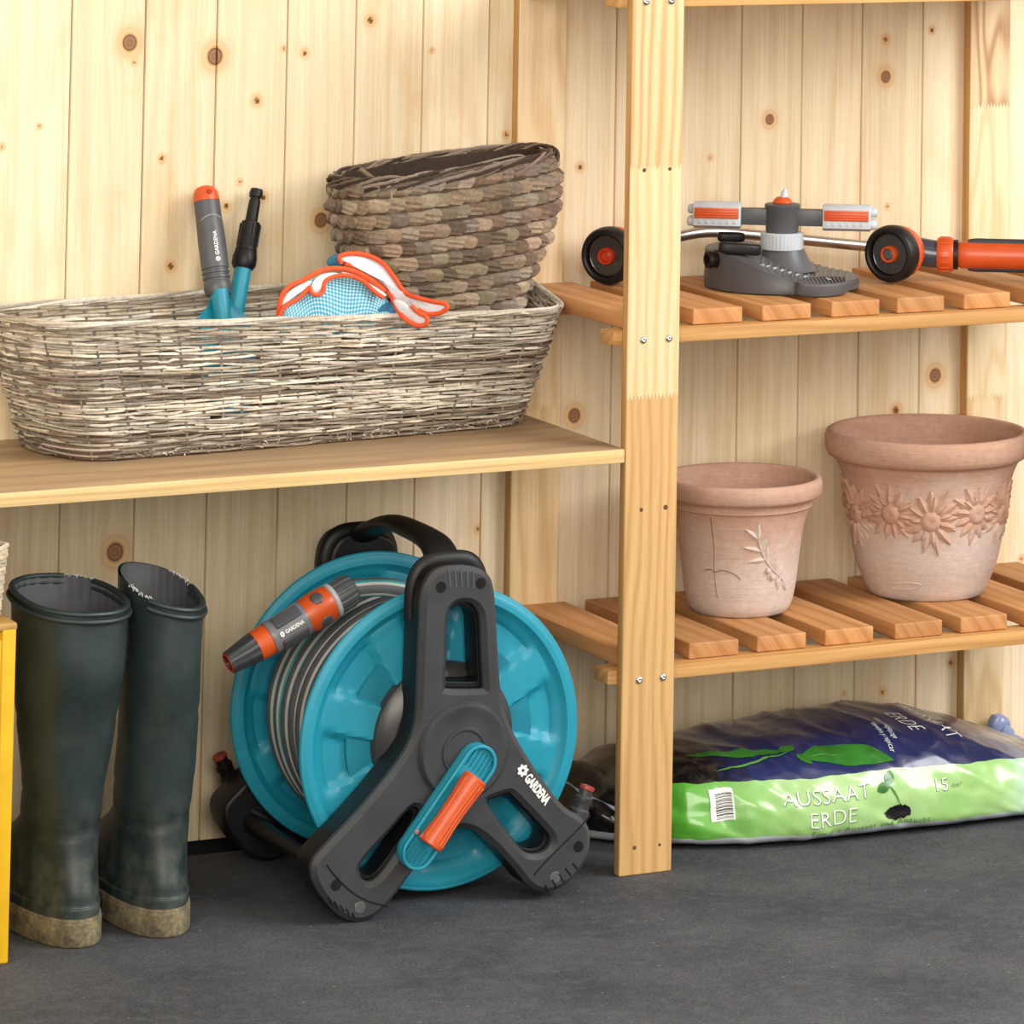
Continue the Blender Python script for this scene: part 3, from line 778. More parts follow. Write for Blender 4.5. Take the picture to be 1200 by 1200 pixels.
F = [[i*nt+k, i*nt+(k+1) % nt, (i+1)*nt+(k+1) % nt, (i+1)*nt+k] for i in range(nx) for k in range(nt)]
F.append([k for k in range(nt)]); F.append([nx*nt+k for k in range(nt)][::-1])
F = [f[::-1] for f in F]
mb = MB(); mb.add(V, F); o = mb.build('film', M_bag, bag, angle=80)
a = o.data.attributes.new('bagco', 'FLOAT_VECTOR', 'POINT'); a.data.foreach_set('vector', np.array(W, np.float32).ravel())
# welded seam at the left end and folded corner at the right end
mb = MB()
P = [np.array((.026, -.150+.0*k, .040))+np.array((-.0+.0045*k, -.006*k+.0, -.0006*k)) for k in range(9)]
S = catmull([(.018, -.118, .052), (.030, -.150, .044), (.048, -.178, .036), (.068, -.200, .030), (.085, -.216, .026)], 6)
up = np.array((-.25, -.55, .75)); vs = []
for k, p in enumerate(S):
    d = np.array((-.007, -.009, .0015+.002*math.sin(k*.9))); vs += [p, p+d*.5+np.array((0, 0, .0015*math.sin(k*1.3))), p+d]
vs = [v+np.array((0, 0, h)) for h in (0, .0008) for v in vs]; m_ = len(S); fs = []
for h in range(2):
    for k in range(m_-1):
        for j in range(2):
            q = h*m_*3+k*3+j; f = [q, q+1, q+4, q+3]; fs.append(f if h else f[::-1])
mb.add(vs, fs); mb.build('welded_seam', plastic('pale_seam_film', (.34, .37, .44), .25, coat=.4), bag)
mb = MB(); pc = at(1170, 848, Y=-.030); pd = at(1172, 868, Y=-.032)
v, f = lathe([(0, -.012), (.009, -.009), (.0125, -.002), (.012, .006), (.007, .010), (0, .011)], 20)
v = [(p[0]*1.0*(1+.2*mnoise.noise(Vector(p)*150)), p[1]*.7, p[2]) for p in v]
mb.add(v, f, M=T(pc[0], -.0315, pc[2]-.001) @ RY(.5)); mb.add(*tube(catmull([(pc[0], -.033, pc[2]-.004), (pc[0]+.012, -.035, pc[2]-.015), (pc[0]+.025, -.040, pc[2]-.022)], 6), [.009]*6+[.006]*7, 10))
mb.build('folded_corner', plastic('violet_grey_film', (.20, .24, .42), .3, coat=.3), bag)
# prints
def put(vs, fs, mbx, x, w, ang, dn, ix=1):
    ca, sa = math.cos(ang), math.sin(ang)
    mbx.add([bagmap(x+p[0]*ca-p[1]*sa, w+p[0]*sa+p[1]*ca, dn) for p in vs], fs)
def fill(poly, step=.003):
    """flat polygon fan subdivided enough to follow the bag"""
    bm = bmesh.new(); f = bm.faces.new([bm.verts.new((p[0], p[1], 0)) for p in poly])
    bmesh.ops.triangulate(bm, faces=[f])
    for _ in range(6):
        es = [e for e in bm.edges if e.calc_length() > step]
        if not es: break
        bmesh.ops.subdivide_edges(bm, edges=es, cuts=1, use_grid_fill=False); bmesh.ops.triangulate(bm, faces=bm.faces[:])
    return from_bm(bm)
BAGTEXT = [('AUSSAAT', .0205, .2335, .0425, 0.02, -.012), ('ERDE', .0205, .2380, .0215, 0.03, -.012), ('15', .0175, .3560, .0420, .02, -.010), ('dm³', .0060, .3740, .0410, .02, 0.),
           ('Für die Aussaat und Anzucht', .0085, .2800, .0095, .025, -.004)]
M_print = plastic('print_white', (.80, .84, .80), .3); M_shade = plastic('print_dark_green', (.10, .22, .09), .35)
def line(vf, x, w, ang, dn, m_):
    q = MB(); put(*vf, q, x, w, ang, dn); q.build('lettering', m_, bag)
for body, size, x, w, ang, off in BAGTEXT:
    vf = text(body, size, offset=off*size, spacing=1.06 if size > .01 else 1.25)
    if size > .015: line(vf, x+.0009, w-.0008, ang, .0006, M_shade)
    line(vf, x, w, ang, .0011, M_print if size > .015 else M_shade)
for body, size, x, w, off in (('AUSSAAT', .0250, .392, .148, -.014), ('ERDE', .0250, .358, .142, -.014), ('siembra y repicar', .0080, .318, .108, -.004), ('semis et repiquage', .0075, .330, .128, -.004)):
    line(text(body, size, offset=off*size, spacing=1.04), x, w, -PI/2-(.12 if size < .01 else 0), .0011, M_print)
M_leaf = plastic('print_leaf_green', (.030, .17, .022), .28, var=.3, coat=.3); M_leafl = plastic('print_leaf_light', (.10, .30, .05), .3, coat=.3); M_soil = plastic('print_soil', (.006, .006, .009), .35)
def leafpoly(x0, w0, x1, w1, wd, n=14, bend=0.0):
    d = np.array((x1-x0, w1-w0)); L = np.linalg.norm(d); d /= L; q = np.array((-d[1], d[0])); A = []; B = []
    for i in range(n+1):
        s = i/n; W = wd*math.sin(PI*s**.85)**.75; c = np.array((x0, w0))+d*L*s+q*bend*math.sin(PI*s)
        A.append(c+q*W); B.append(c-q*W)
    return A+B[::-1][1:-1]
mb = MB(); ml = MB(); ms = MB()
def pr(poly, m_, dn=.0007):
    v, f = fill(poly); m_.add([bagmap(p[0], p[1], dn) for p in v], f)
pr(leafpoly(.222, .092, .312, .070, .0155, bend=.006), mb); pr(leafpoly(.207, .100, .120, .108, .0090), mb); pr(leafpoly(.219, .094, .228, .078, .006), mb); pr(leafpoly(.205, .098, .222, .110, .006), mb)
pr(leafpoly(.135, .073, .214, .097, .0014), ml, .0009); pr(leafpoly(.228, .089, .262, .086, .0007), ml, .0010)
pr(leafpoly(.300, .0465, .303, .060, .0052), mb, .0009); pr(leafpoly(.300, .0470, .2865, .042, .0052), mb, .0009)
pr(leafpoly(.298, .048, .3105, .024, .0008, bend=.002), mb, .0010)
blob = [(.3085+.0135*(1+.22*mnoise.noise(Vector((3*math.cos(t), 3*math.sin(t), 1))))*math.cos(t), .0195+.0068*(1+.35*mnoise.noise(Vector((4*math.cos(t), 4*math.sin(t), 5))))*math.sin(t)) for t in np.linspace(0, 2*PI, 40, endpoint=False)]
pr(blob, ms, .0009)
mb.build('leaf_print', M_leaf, bag); ml.build('stem_print', M_leafl, bag); ms.build('soil_print', M_soil, bag)
mw = MB(); mk = MB()
pr([(.1225, .0245), (.1435, .0245), (.1435, .0545), (.1225, .0545)], mw, .0008)
rb = random.Random(4); w = .0262
while w < .0500:
    h = rb.choice((.0005, .0005, .0009, .0013)); pr([(.1275, w), (.1420, w), (.1420, w+h), (.1275, w+h)], mk, .0012); w += h+rb.choice((.0006, .0009, .0012))
mw.build('barcode_label', M_print, bag); mk.build('barcode', plastic('print_black', (.02, .02, .03), .4), bag)

# ------------------------------------------------------------------ long wicker basket
LB = thing('wicker_basket', 'long grey woven willow basket holding tools and gloves on the plain board', 'basket', (-.26, -.09, ZB))
LO = np.array((-.26, -.09, 0))
def rrect(a, b, rc, s):
    """point on a rounded rectangle (half sizes a, b), s in 0..1"""
    L = [2*(a-rc), PI/2*rc, 2*(b-rc), PI/2*rc]*2; tot = sum(L); d = (s % 1)*tot; i = 0
    while d > L[i]+1e-12 and i < 7: d -= L[i]; i += 1
    if i == 0: return np.array((-a+rc+d, -b)), np.array((0, -1.))
    if i == 2: return np.array((a, -b+rc+d)), np.array((1., 0))
    if i == 4: return np.array((a-rc-d, b)), np.array((0, 1.))
    if i == 6: return np.array((-a, b-rc-d)), np.array((-1., 0))
    c = {1: (a-rc, -b+rc, -PI/2), 3: (a-rc, b-rc, 0), 5: (-a+rc, b-rc, PI/2), 7: (-a+rc, -b+rc, PI)}[i]
    t = c[2]+d/rc; n = np.array((math.cos(t), math.sin(t))); return np.array(c[:2])+rc*n, n
LB0 = np.array(((-.484, -.160), (-.030, -.113), (-.510, -.022), (-.020, -.021)))     # base corners: front left, front right, back left, back right
LB1 = np.array(((-.516, -.172), (.0025, -.141), (-.552, -.016), (-.0010, -.021)))      # rim corners
def lb(s, h, out=0.0, dz=0.0):
    p, n = rrect(.25, .07, .026, s); u, v = (p[0]/.25+1)/2, (p[1]/.07+1)/2
    c = LB0+(LB1-LB0)*h**.95; bul = .006*math.sin(PI*u)*(1-v)*1.0
    q = (c[0]*(1-u)+c[1]*u)*(1-v)+(c[2]*(1-u)+c[3]*u)*v+np.array((-.012*math.sin(PI*v)*(1-u)**6+.0, -bul))+n*out
    top = (.1250-.028*(q[0]+.5))*(1-v)+(.1240+.026*(q[0]+.53))*v
    return np.array((q[0]-LO[0], q[1]-LO[1], max(.0016, .0016+h*top+dz)))
W_PAL = [srgb(224, 215, 199), srgb(204, 192, 174), srgb(182, 169, 150), srgb(154, 140, 123), srgb(212, 203, 187), srgb(172, 164, 152), srgb(122, 108, 94)]
r4 = random.Random(11); mb = MB(); NS = 62; nrow = 41
for k in range(nrow):
    h0 = (k+.5)/nrow; col = r4.choice(W_PAL); ph = r4.uniform(0, 9); P = []; Rr = []; n = 250
    for i in range(n):
        s = i/n; par = math.sin(2*PI*(s*NS/2)+k*PI)
        zz = .0024*mnoise.noise(Vector((s*22, ph, k*.7)))+.0007*mnoise.noise(Vector((s*60, ph, k)))
        P.append(lb(s+.002*k, h0, .0015*par+.0011*mnoise.noise(Vector((s*60, k, ph))), zz)); Rr.append(.00135*(1+.40*mnoise.noise(Vector((s*25, ph+3, k)))))
    vs, fs = tube(P, np.array(Rr), 6, True, up=(0, 0, 1))
    tint = np.repeat(np.array([np.array(col)*(1+.45*mnoise.noise(Vector((i/n*30, k*1.3, ph)))) for i in range(n)]), 6, axis=0)
    mb.add(vs, fs, tint=np.clip(tint, 0.01, 1))
for _ in range(300):                                       # short split ends and loose fibres
    s0 = r4.random(); h0 = r4.uniform(.03, 1.0); ln = r4.uniform(.02, .07); col = r4.choice(W_PAL)
    hh = r4.uniform(-.03, .03); P = [lb(s0+ln*q, min(1, max(0, h0+hh*(q-.5))), .0022+.0012*math.sin(q*3), .0) for q in np.linspace(0, 1, 9)]
    mb.add(*tube(P, .0008, 5, up=(0, 0, 1)), tint=strand_color(col, r4))
for _ in range(70):
    s0 = r4.uniform(0, .42); p = lb(s0, r4.uniform(0, .05), .002); q = p+np.array((r4.uniform(-.008, .008), r4.uniform(-.006, .001), r4.uniform(-.001, .004))); q[2] = max(q[2], .0012)
    mb.add(*tube([p, (p+q)/2+np.array((0, 0, .001)), q], .0006, 4), tint=strand_color(r4.choice(W_PAL), r4))
mb.build('woven_wall', M_wick, LB)
mb = MB()
for i in range(NS):
    s = i/NS; P = [lb(s, h, 0.0) for h in np.linspace(0, .99, 10)]; mb.add(*tube(P, .0015, 5), tint=strand_color(srgb(128, 120, 114), r4, .3))
mb.build('stakes', M_wick, LB)['label'] = 'grey upright stakes'
mb = MB()
for q in range(4):
    P = []; n = 320; col = W_PAL[(0, 4, 1, 5)[q]]
    for i in range(n):
        s = i/n; t = 2*PI*(s*9)+q*PI/2
        P.append(lb(s, 1.0, .0020*math.cos(t)+.0006*mnoise.noise(Vector((s*50, q, 1))), .0016*math.sin(t)+.0012*mnoise.noise(Vector((s*12, q*.2, 5)))))
    mb.add(*tube(P, .0014, 6, True, up=(0, 0, 1)), tint=col)
hl = lb(.375, .98); P = catmull([hl+np.array(d) for d in ((-.004, -.010, -.004), (.002, -.008, .002), (.005, -.002, .003), (.004, .006, .002), (-.004, .010, -.004))], 6); mb.add(*tube(P, .0011, 6), tint=srgb(120, 110, 105))
mb.build('rim', M_wick, LB)
mb = MB(); BL = [lb(s, 0, -.002) for s in np.linspace(0, 1, 100, endpoint=False)]; v, f = plate([[(q[0], q[1]) for q in BL]], .003); mb.add(v, f, M=T(0, 0, .0024), tint=srgb(120, 100, 82))
mb.build('base', M_wick, LB)

# ------------------------------------------------------------------ oval braided basket standing in the long one
RBx, RBy, RBz = -.0810, -.0745, ZB+.0120
rbk = thing('braided_basket', 'oval brown basket of braided leaves tilted inside the long basket', 'basket', (RBx, RBy, RBz))
rbk.rotation_euler = (0, -.096, math.radians(3.0))
_z = [0, .03, .06, .10, .126, .155, .186, .216, .2405]; _sx = [.048, .054, .060, .071, .085, .101, .1125, .1155, .1120]; _sy = [.020, .024, .028, .033, .038, .047, .0560, .0600, .0595]
def rb(t, z, out=0.0):
    a, b = np.interp(z, _z, _sx)+out, np.interp(z, _z, _sy)+out; e = 2/2.35
    c, s = math.cos(t), math.sin(t); return np.array((a*math.copysign(abs(c)**e, c), b*math.copysign(abs(s)**e, s), z))
r5 = random.Random(21); mb = MB()
vs = []; n = 60; zl = np.linspace(0, .2385, 20)
for z in zl: vs += [rb(2*PI*k/n, z, -.0045) for k in range(n)]
for z in zl[::-1]: vs += [rb(2*PI*k/n, max(z, .003), -.0075) for k in range(n)]
m_ = 40; fs = [[i*n+k, i*n+(k+1) % n, (i+1)*n+(k+1) % n, (i+1)*n+k] for i in range(m_-1) for k in range(n)]
fs += [list(range(n))[::-1], [(m_-1)*n+k for k in range(n)]]
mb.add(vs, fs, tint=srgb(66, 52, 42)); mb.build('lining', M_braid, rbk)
mb = MB(); B_PAL = [srgb(138, 118, 98), srgb(124, 105, 87), srgb(152, 133, 111), srgb(114, 96, 80), srgb(136, 122, 107), srgb(160, 143, 121)]
rows = 16
for k in range(rows):
    z = .010+k*.0147; per = 0; tt = np.linspace(0, 2*PI, 241); PP = np.array([rb(t, z) for t in tt]); Ls = np.concatenate([[0], np.cumsum(np.linalg.norm(np.diff(PP, axis=0), axis=1))])
    cnt = int(Ls[-1]/.0150)
    for j in range(cnt):
        t = float(np.interp((j+.5*(k % 2)+r5.uniform(-.1, .1)) % cnt*Ls[-1]/cnt, Ls, tt)); p = rb(t, z+r5.uniform(-.0008, .0008)); d = rb(t+.01, z)-rb(t-.01, z); d /= np.linalg.norm(d)
        upv = rb(t, min(z+.01, .2395))-rb(t, max(z-.01, 0)); upv /= np.linalg.norm(upv); nrm = np.cross(d, upv); nrm /= np.linalg.norm(nrm)
        A = Matrix.Identity(4)
        for i in range(3): A[i][0] = d[i]; A[i][1] = nrm[i]; A[i][2] = upv[i]
        A = A @ RY(.16+r5.uniform(-.08, .08)); W_, H_ = .0118*r5.uniform(.9, 1.1), .0080*r5.uniform(.9, 1.06); lip = r5.uniform(.0034, .0056)
        col = np.array(strand_color(r5.choice(B_PAL), r5, .22)); nu, nv_ = 9, 7; g = []; tn_ = []
        for lay in (0, 1):
            for iu in range(nu):
                uu = -1+2*iu/(nu-1)
                for iv in range(nv_):
                    vv_ = -1+2*iv/(nv_-1); x_ = W_*(uu*.92+.34*(1-vv_*vv_)*(uu+1)/2+.20*vv_); z_ = H_*vv_*(1-.10*uu*uu)
                    hgt = (.0008+lip*((uu+1)/2)**.8)*(1-.75*vv_**4)+.0006*math.sin(vv_*9+j)*(uu > -.9)
                    g.append((x_, hgt if lay == 0 else -.0012, z_)); tn_.append(col*(1+.25*math.sin(vv_*11+j*2.0)*.5))
        st_ = nu*nv_; fs = []
        for iu in range(nu-1):
            for iv in range(nv_-1):
                q0 = iu*nv_+iv; f_ = [q0, q0+1, q0+nv_+1, q0+nv_]; fs.append(f_); fs.append([st_+w_ for w_ in f_[::-1]])
        ring_ = [iu*nv_ for iu in range(nu)]+[(nu-1)*nv_+iv for iv in range(1, nv_)]+[iu*nv_+nv_-1 for iu in range(nu-2, -1, -1)]+[iv for iv in range(nv_-2, 0, -1)]
        for q0, q1 in zip(ring_, ring_[1:]+ring_[:1]): fs.append([q0, q1, st_+q1, st_+q0])
        A2 = A.copy()
        if (Vector(nrm).dot(Vector((p[0], p[1], 0))) < 0): A2 = A @ S3(1, -1, 1); fs = [f_[::-1] for f_ in fs]
        mb.add(g, [f_[::-1] for f_ in fs], M=T(*p) @ A2, tint=np.clip(np.array(tn_), .01, 1))
    P = [rb(t, z+.0075+.0006*math.sin(t*23+k), .0022+.0006*math.sin(31*t)) for t in np.linspace(0, 2*PI, 120, endpoint=False)]
    mb.add(*tube(P, .0011, 5, True, up=(0, 0, 1)), tint=strand_color(srgb(98, 80, 64), r5))
mb.build('braided_wall', M_braid, rbk)
mb = MB()
for q in range(11):
    P = []; f = r5.uniform(2, 5); o_ = r5.uniform(0, 6)
    for t in np.linspace(0, 2*PI, 150, endpoint=False):
        P.append(rb(t, .2315+.0105*math.sin(f*t*1.0//1*0+o_+t*round(f))*.6+r5.uniform(-.0004, .0004), .0005+.0045*math.cos(o_+t*round(f)))+np.array((0, 0, .0045)))
    mb.add(*tube(P, r5.uniform(.0011, .0019), 5, True, up=(0, 0, 1)), tint=strand_color(r5.choice([srgb(96, 78, 66), srgb(70, 56, 48), srgb(120, 104, 92), srgb(140, 126, 112)]), r5))
mb.build('rim', M_braid, rbk)
mb = MB(); p = rb(PI*1.16, .2385)
mb.add(*tube([p+np.array((.022, -.010, -.012)), p+np.array((.010, -.003, .001)), p+np.array((-.002, .004, .013))], [.0022, .0025, .0024], 7), tint=srgb(120, 100, 80)); mb.build('twig', M_braid, rbk)
mb = MB(); P = catmull([rb(PI*1.28, .221, .006), rb(PI*1.28, .2315, .004), rb(PI*1.33, .2375, .001), rb(PI*1.50, .2425, -.004), rb(PI*1.66, .2445, -.008), rb(PI*1.75, .2355, -.010)], 14)
vs1, fs1 = tube(P, .0011, 6); mb.add(vs1, fs1, tint=srgb(150, 138, 124)); mb.build('twine', M_braid, rbk)
# ------------------------------------------------------------------ trowel and attachment tool in the basket
def sstep(a, b, x): t = min(1, max(0, (x-a)/(b-a))); return t*t*(3-2*t)
def frame_from(p0, p1, front=(0, -1, 0)):
    """matrix: origin p0, +Z along p0->p1, +Y as near to 'front' as possible"""
    z = (Vector(p1)-Vector(p0)).normalized(); y = Vector(front); y = (y-z*y.dot(z)).normalized(); x = y.cross(z)
    A = Matrix.Identity(4)
    for i in range(3): A[i][0] = x[i]; A[i][1] = y[i]; A[i][2] = z[i]; A[i][3] = p0[i]
    return A
tb, tt_ = Vector((-.3225, -.1020, .408)), Vector(at(240, 219, Y=-.0165))
tr = thing('hand_trowel', 'garden trowel with grey handle, orange end cap and turquoise shoulder, stuck in the basket', 'trowel'); tr.matrix_world = frame_from(tb, tt_)
LT = (tt_-tb).length
mb = MB()                                                   # blade, hollowed, widening downwards
n, m_ = 16, 12; g = []
for side in (0, 1):
    for i in range(n+1):
        s = i/n; z = .004+.122*s; w = .006+.022*min(1, (s/.45))**.7 if s < .45 else .028-.002*(s-.45)/.55-.0175*sstep(.80, 1.0, s)
        for j in range(m_+1):
            q = -1+2*j/m_; g.append((w*q, -.0055*(1-q*q)+(.0007 if side else -.0007)+.001, z))
c = m_+1; off = (n+1)*c; fs = []
for i in range(n):
    for j in range(m_):
        a = i*c+j; fs.append([a, a+1, a+c+1, a+c]); fs.append([off+a, off+a+c, off+a+c+1, off+a+1])
for i in range(n):
    for j in (0, m_):
        a = i*c+j; f = [a, a+c, off+a+c, off+a]; fs.append(f if j == 0 else f[::-1])
for i in (0, n):
    for j in range(m_):
        a = i*c+j; f = [a, off+a, off+a+1, a+1]; fs.append(f if i == 0 else f[::-1])
mb.add(g, fs); P = [(0, .0015, z) for z in (.060, .085, .105, .120, .132)]
mb.add(*tube(P, [.004, .0070, .0092, .0102, .0106], 18, flat=.85, up=(0, 1, 0)))
for sx in (): mb.add(*tube(catmull([(0, .003, .128), (sx*.009, .002, .118), (sx*.017, .001, .108), (sx*.024, .0, .100)], 5), [.004]*5+[.003]*6+[.0022]*5, 8, flat=.6, up=(0, 1, 0)))
mb.build('blade', M_teal, tr)
z0 = .130; z1 = LT-.015
mb = MB(); prof = [(0, z0-.002), (.0115, z0-.001), (.0135, z0+.004), (.0133, z0+.010)]
for k in range(3): zz = z0+.012+k*.005; prof += [(.0124, zz), (.0124, zz+.0014), (.0134, zz+.0022), (.0134, zz+.0042)]
prof += [(.0136, z0+.05), (.0128, z0+.075), (.0127, z1-.016), (.0122, z1-.0155), (.0122, z1-.0150), (.0128, z1-.0145), (.0128, z1), (0, z1)]
mb.add(*lathe(prof, 36, sy=.82)); mb.build('handle', M_midgrey, tr); mb = MB(); mb.add(*tube([(.0122*math.sin(t), .0127*.82*math.cos(t)+.0004, z1-.0150-.0045*(1-math.cos(t))*2) for t in np.linspace(-1.2, 1.2, 24)], .0004, 5)); mb.build('grip_line', M_lgrey, tr)
mb = MB(); mb.add(*lathe([(0, z1+.0003), (.0128, z1+.0003), (.0128, z1+.004), (.0120, z1+.009), (.0095, z1+.0135), (.005, z1+.0155), (0, z1+.016)], 36, sy=.82)); mb.build('end_cap', M_or, tr)
mb = MB(); mb.add(*lathe([(0, .0006), (.0024, .0006), (.0030, 0), (0, 0)], 16), M=T(0, .0097, z1+.0080) @ RX(-1.15)); mb.build('hang_hole', plastic('dark_red_hole', (.35, .02, .005), .6), tr)
v, f = text('GARDENA', .0050, .0002, offset=.0001); mb = MB()
A = T(0, .0110, (z0+z1)/2+.006) @ RX(-PI/2) @ RZ(PI) @ RZ(PI/2)
def bend(vs, r=.0128, sy=.82):  # wrap flat lettering round the grip
    return vs
def wrap(vs, zc, r, sy, flip=1):
    out = []
    for p in vs:
        th = p[1]/r*1.0; out.append((math.sin(th)*(r+.0003+p[2])*flip, math.cos(th)*(r*sy+.0003+p[2]), zc+p[0]))
    return out
vw = [(p[0], p[1], p[2]) for p in v]
mb.add(wrap(vw, (z0+z1)/2+.002, .0129, .83), [q[::-1] for q in f])
v, f = rosette(.0022); mb.add(wrap([(p[0], p[1], p[2]) for p in v], (z0+z1)/2-.0135, .0129, .83), f)
mb.build('logo', M_white, tr)

p_lo, p_hi = Vector((-.3140, -.0560, .476)), Vector(at(301, 222, Y=-.0150))
t2 = thing('telescopic_tool', 'turquoise tool shaft with black stepped plug end leaning behind the trowel', 'garden tool'); t2.matrix_world = frame_from(p_lo, p_hi)
L2 = (p_hi-p_lo).length
mb = MB(); mb.add(*lathe([(0, 0), (.0082, 0), (.0086, .002), (.0082, L2*.52), (0, L2*.52)], 28)); mb.build('shaft', M_teal, t2)
zb = L2*.5
mb = MB(); H = L2-zb
mb.add(*lathe([(0, zb), (.0095, zb), (.0118, zb+.004), (.0118, zb+.012), (.0105, zb+.017), (.0108, zb+.0175), (.0096, zb+.022), (.0090, zb+H*.58), (.0078, zb+H*.585), (.0060, zb+H*.60), (.0056, zb+H*.86), (.0048, zb+H*.87), (.0048, zb+H*.89), (.0062, zb+H*.90), (.0066, zb+H*.95), (.0058, zb+H), (0, zb+H)], 28))
for k in range(6):
    a = 2*PI*k/6; mb.add(*box(-.0012, .0012, .0085, .0104, zb+.022, zb+H*.56, .0004), M=RZ(a))
mb.build('plug_end', M_black, t2)

# ------------------------------------------------------------------ garden gloves draped in the basket
def glove_fabric():
    m = NT('checked_cotton'); a = m.attr('cloth'); X = m.sep(a.outputs['Vector'])
    def band(v): return m.math('LESS_THAN', m.math('FRACT', m.math('MULTIPLY', v, 1/.0031)), .58)
    b1, b2 = band(X[0]), band(X[1]); s = m.math('MULTIPLY', m.math('ADD', b1, b2), .5)
    c = m.ramp(s, [(0., (.78, .84, .86)), (.5, (.16, .47, .62)), (1., (.05, .33, .52))], 'CONSTANT')
    c = m.ramp(s, [(0., (.80, .86, .88)), (.4, (.22, .52, .66)), (.9, (.045, .34, .53))], 'CONSTANT')
    m.base(c); m.p(rough=.8, sheen=.2, spec=.2); m.bump(m.noise(m.obj(), 900, 2), .3, .0004); return m.m
M_check = glove_fabric()
M_lining = plastic('white_glove_lining', (.74, .76, .80), .85); M_piping = plastic('orange_piping', (.80, .085, .012), .65); M_blue = plastic('dark_blue_cuff', (.025, .14, .26), .75)
YF, YBK = -.128, -.100
def gp(px, py, Y): return at(px, py, Y=Y)
g1 = thing('garden_glove', 'checked blue and white gardening glove with orange hem in the basket', 'glove', tuple(at(400, 372, Y=-.112)), 0, 'pair of gardening gloves')
O1 = np.array(at(400, 372, Y=-.112))
def loc1(px, py, Y): return at(px, py, Y=Y)-O1
# domed checked palm
top = catmull([np.array(p, float) for p in ((326, 375), (332, 352), (350, 336), (372, 326), (398, 322), (424, 328), (446, 345), (460, 362), (468, 378))], 6)
bot = np.array([(326+(468-326)*i/(len(top)-1), 396-.08*(i)) for i in range(len(top))])
V = []; cl = []; nv = 26
for i, (a, b) in enumerate(zip(top, bot)):
    for j in range(nv+1):
        s = j/nv; ang = s*PI*.62; q = math.sin(ang); y = -.146+.020*(1-math.cos(ang))*1.0
        px, py = b+(a-b)*min(1, q); wr = .0022*mnoise.noise(Vector((i*.18, s*3, 2)))+.0020*math.sin(i*.55+2.0*s)*(.5+.5*math.sin(i*.21))
        V.append(at(px, py, Y=y+wr*1.0-.004*q)-O1); cl.append((i*.0037*(.86), s*.075+.004*math.sin(i*.3), 0))
nt_ = len(top); c = nv+1
fs = [[i*c+j, (i+1)*c+j, (i+1)*c+j+1, i*c+j+1] for i in range(nt_-1) for j in range(nv)]
mb = MB(); mb.add(V, fs); o = mb.build('palm', M_check, g1, angle=80)
a = o.data.attributes.new('cloth', 'FLOAT_VECTOR', 'POINT'); a.data.foreach_set('vector', np.array(cl, np.float32).ravel())
sm = o.modifiers.new('thickness', 'SOLIDIFY'); sm.thickness = .0012; sm.offset = 1
GS = [-.006]
def patch(mb, pts, Y, O, dep=.0022, bulge=.003):
    """soft filled cloth patch with an outline seen at pts, on the depth Y (scalar or per point)"""
    Ys = Y if isinstance(Y, (list, tuple)) else [Y]*len(pts)
    Q = catmull([np.array((*p, y)) for p, y in zip(pts, Ys)], 5, True)
    P = [at(q[0], q[1], Y=q[2]+GS[0])-O for q in Q]; n = len(P); cen = sum(P)/n; vs = []; K = 5
    for lay in (0, 1):
        for k in range(K):
            s = 1-k/K
            for p in P: d = cen+(p-cen)*s; vs.append(d+np.array((0, (-bulge*(1-s*s) if lay == 0 else dep), 0)))
        vs.append(cen+np.array((0, -bulge if lay == 0 else dep, 0)))
    st = K*n+1; fs = []
    for lay in (0, 1):
        o_ = lay*st
        for k in range(K-1):
            for i in range(n):
                j = (i+1) % n; f = [o_+k*n+i, o_+k*n+j, o_+(k+1)*n+j, o_+(k+1)*n+i]; fs.append(f[::-1] if lay else f)
        for i in range(n):
            j = (i+1) % n; f = [o_+(K-1)*n+i, o_+(K-1)*n+j, o_+K*n]; fs.append(f[::-1] if lay else f)
    for i in range(n): j = (i+1) % n; fs.append([j, i, st+i, st+j])
    mb.add(vs, [f[::-1] for f in fs])
def piping(mb, pts, Y, O, r=.0030, closed=False, k=7):
    Ys = Y if isinstance(Y, (list, tuple)) else [Y]*len(pts)
    Q = catmull([np.array((*p, y)) for p, y in zip(pts, Ys)], k, closed)
    mb.add(*tube([at(q[0], q[1], Y=q[2]+GS[0])-O for q in Q], r, 10, closed))
mb = MB(); patch(mb, [(331, 356), (338, 343), (352, 334), (365, 329), (360, 338), (348, 346), (336, 355)], -.142, O1)
mb.build('lining', M_lining, g1); mb = MB(); patch(mb, [(365, 342), (366, 334), (373, 324), (386, 320), (397, 321), (384, 327), (377, 339), (371, 344)], -.145, O1)
mb.build('lining', M_lining, g1); mb = MB(); patch(mb, [(400, 319), (416, 322), (430, 330), (446, 340), (453, 346), (446, 346), (432, 336), (416, 327)], -.141, O1)
mb.build('lining', M_lining, g1)
mb = MB()
piping(mb, [(326, 378), (327, 362), (331, 345), (342, 334), (356, 328), (370, 320), (385, 315), (403, 315), (420, 320), (437, 330), (450, 341)], [-.139, -.141, -.142, -.142, -.142, -.143, -.143, -.142, -.141, -.140, -.139], O1, .0023)
mb.build('hem', M_piping, g1); mb = MB(); piping(mb, [(327, 372), (333, 360), (348, 351), (358, 342), (364, 336)], -.1455, O1, .0021)
mb.build('hem', M_piping, g1); mb = MB(); piping(mb, [(363, 336), (366, 344), (374, 345), (379, 340), (381, 330), (392, 324), (408, 323), (425, 329), (438, 341), (449, 349)], [-.146, -.148, -.148, -.148, -.148, -.147, -.147, -.146, -.145, -.144], O1, .0021)
mb.build('hem', M_piping, g1)
mb = MB(); patch(mb, [(441, 366), (450, 357), (462, 354), (470, 364), (468, 376), (444, 376)], -.136, O1); mb.build('cuff', M_blue, g1)
